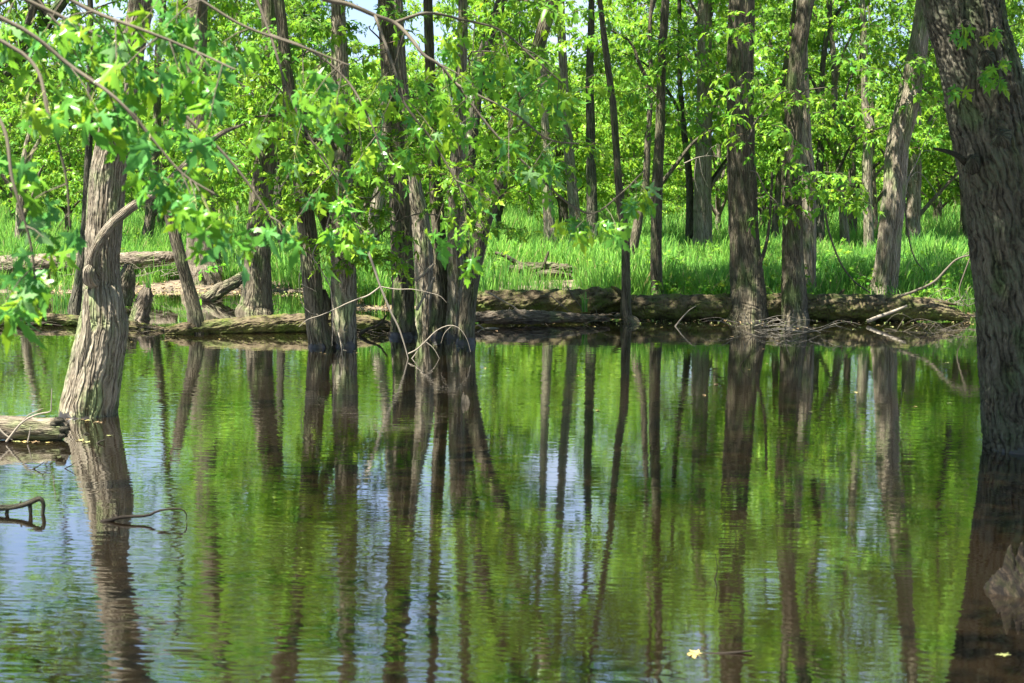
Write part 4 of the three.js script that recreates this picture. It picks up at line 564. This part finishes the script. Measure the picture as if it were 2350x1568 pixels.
{
  const X = -3.6, Z = -5.6, top = (y) => V(X + 0.1 * (y - 2), y, Z - 0.05 * y);
  maple('maple bough hanging large soft green leaves in front of the big pale tree', [[V(X - 0.2, groundY(X, Z), Z), 0.17], [top(1.2), 0.14], [top(2.6), 0.12], [top(4.2), 0.09], [top(5.6), 0.05]], [
    { r: 0.010, n: 14, pts: [[top(3.6)], [60, -60, 5.8], [200, 20, 5.8], [330, 70, 5.7], [430, 110, 5.7], [540, 160, 5.6]], len: 0.32 },
    { r: 0.009, n: 11, pts: [[top(3.2)], [40, 60, 5.6], [160, 150, 5.6], [270, 230, 5.5], [350, 320, 5.5], [420, 400, 5.5], [500, 450, 5.5]], len: 0.28 },
    { r: 0.009, n: 6, pts: [[top(2.8)], [-20, 250, 5.5], [30, 420, 5.4], [70, 560, 5.4], [80, 640, 5.4]], len: 0.25 },
    { r: 0.009, n: 13, pts: [[top(4.0)], [220, -80, 6.2], [420, -20, 6.2], [560, 60, 6.2], [700, 110, 6.2], [800, 150, 6.2]], len: 0.32 },
    { r: 0.009, n: 5, pts: [[top(3.0)], [60, 130, 5.6], [110, 260, 5.5], [150, 400, 5.5], [160, 520, 5.5]], len: 0.22 },
    { r: 0.009, n: 7, pts: [[top(3.4)], [300, 130, 6.0], [430, 270, 6.0], [520, 360, 6.0], [590, 450, 6.0], [640, 530, 6.0]], len: 0.25 },
    { r: 0.009, n: 11, from: 0.05, pts: [[top(3.9)], [-20, 10, 6.4], [60, -20, 6.4], [140, 60, 6.4], [220, 90, 6.4]], len: 0.4 },
  ], 61, 0.108, 300, 0.16);
  const X2 = -4.3, Z2 = -8.6, t2 = (y) => V(X2 + 0.25 * (y - 2), y, Z2);
  maple('maple bough with glossy sunlit leaves sweeping across in front of the tree clump', [[V(X2 - 0.3, -0.6, Z2), 0.2], [t2(1.2), 0.17], [t2(3), 0.14], [t2(5), 0.10], [t2(8.5), 0.05]], [
    { r: 0.018, n: 21, from: 0.42, pts: [[t2(5.4)], [300, -330, 8.8], [560, -120, 8.8], [740, -4, 8.8], [800, 10, 8.8], [860, 35, 8.8], [905, 52, 8.8], [940, 85, 8.7], [975, 128, 8.6], [1010, 150, 8.6], [1045, 190, 8.6], [1090, 215, 8.5], [1180, 260, 8.5], [1260, 320, 8.5], [1330, 330, 8.5]], len: 0.45 },
    { r: 0.010, n: 15, from: 0.1, pts: [[860, 35, 8.8], [880, 90, 8.6], [905, 160, 8.4], [930, 240, 8.3], [990, 320, 8.3], [1050, 420, 8.3], [1110, 520, 8.3]], len: 0.42 },
    { r: 0.010, n: 18, from: 0.1, pts: [[905, 52, 8.8], [980, 30, 8.9], [1060, 45, 9], [1150, 70, 9], [1220, 130, 9], [1290, 190, 9]], len: 0.45 },
    { r: 0.008, n: 12, from: 0.1, pts: [[1045, 190, 8.6], [1130, 300, 8.6], [1220, 390, 8.6], [1310, 470, 8.6], [1360, 490, 8.6], [1430, 440, 8.6], [1480, 390, 8.6]], len: 0.2 },
    { r: 0.011, n: 14, from: 0.2, pts: [[t2(5.2)], [420, -240, 8.6], [560, -60, 8.4], [620, 80, 8.3], [665, 220, 8.2], [730, 350, 8.2], [790, 440, 8.2], [830, 540, 8.2]], len: 0.4 },
    { r: 0.009, n: 8, from: 0.1, pts: [[620, 80, 8.3], [720, 120, 8.2], [800, 190, 8.2], [850, 280, 8.1], [880, 360, 8.1]], len: 0.4 },
  ], 62, 0.102, 300, 0.3, [[-3.8, 8.8, -11.2], [-2.2, 8.9, -10.2], [-0.8, 9.4, -9.6], [-1.6, 8.6, -7.6], [-3.2, 9.6, -7.2], [-4.4, 9.0, -7.9], [0.4, 9.2, -8.4], [-0.6, 9.2, -6.2], [-2.9, 10.4, -9.0], [-5.6, 9.8, -6.2], [0.8, 9.8, -10.6]]);
}
// small leafy shoots on the massive dark tree
{
  const P = (px, py, dz) => onZ(px, py, -O.g.position.z - dz).sub(O.base), r = rng(63);
  for (const [a, b, n] of [[[2250, 85], [2175, 65], 7], [[2250, 85], [2290, 62], 6], [[2290, 150], [2240, 180], 7], [[2290, 150], [2290, 205], 6], [[2215, 205], [2175, 212], 5], [[2300, 120], [2285, 165], 4]]) {
    const A0 = P(...a, 0.33), B0 = P(...b, 0.50), sh = part('shoot', stick([A0, A0.clone().lerp(B0, 0.5).add(V(0, 0.03, 0.05)), B0], 0.004, 0.002, { radial: 4 }), M.twig, O.g);
    for (let k = 0; k < n; k++) { const p = A0.clone().lerp(B0, 0.3 + 0.75 * k / n).add(V((r() - 0.5) * 0.1, (r() - 0.5) * 0.08, 0.03 * r() + 0.02)), s = 0.07 + 0.04 * r(); part('leaf', LG[Math.floor(r() * 4)], leafMats[1 + Math.floor(r() * 3)], sh).applyMatrix4(basis(V((r() - 0.5) * 1.6, -0.3 - 0.5 * r(), 0.2), V((r() - 0.5), 0.8, 0.8)).scale(V(s, s, s)).setPosition(p)); }
  }
}

scene.traverse((o) => { if (o.isMesh) { o.castShadow = true; o.receiveShadow = true; } });
renderer.render(scene, camera);
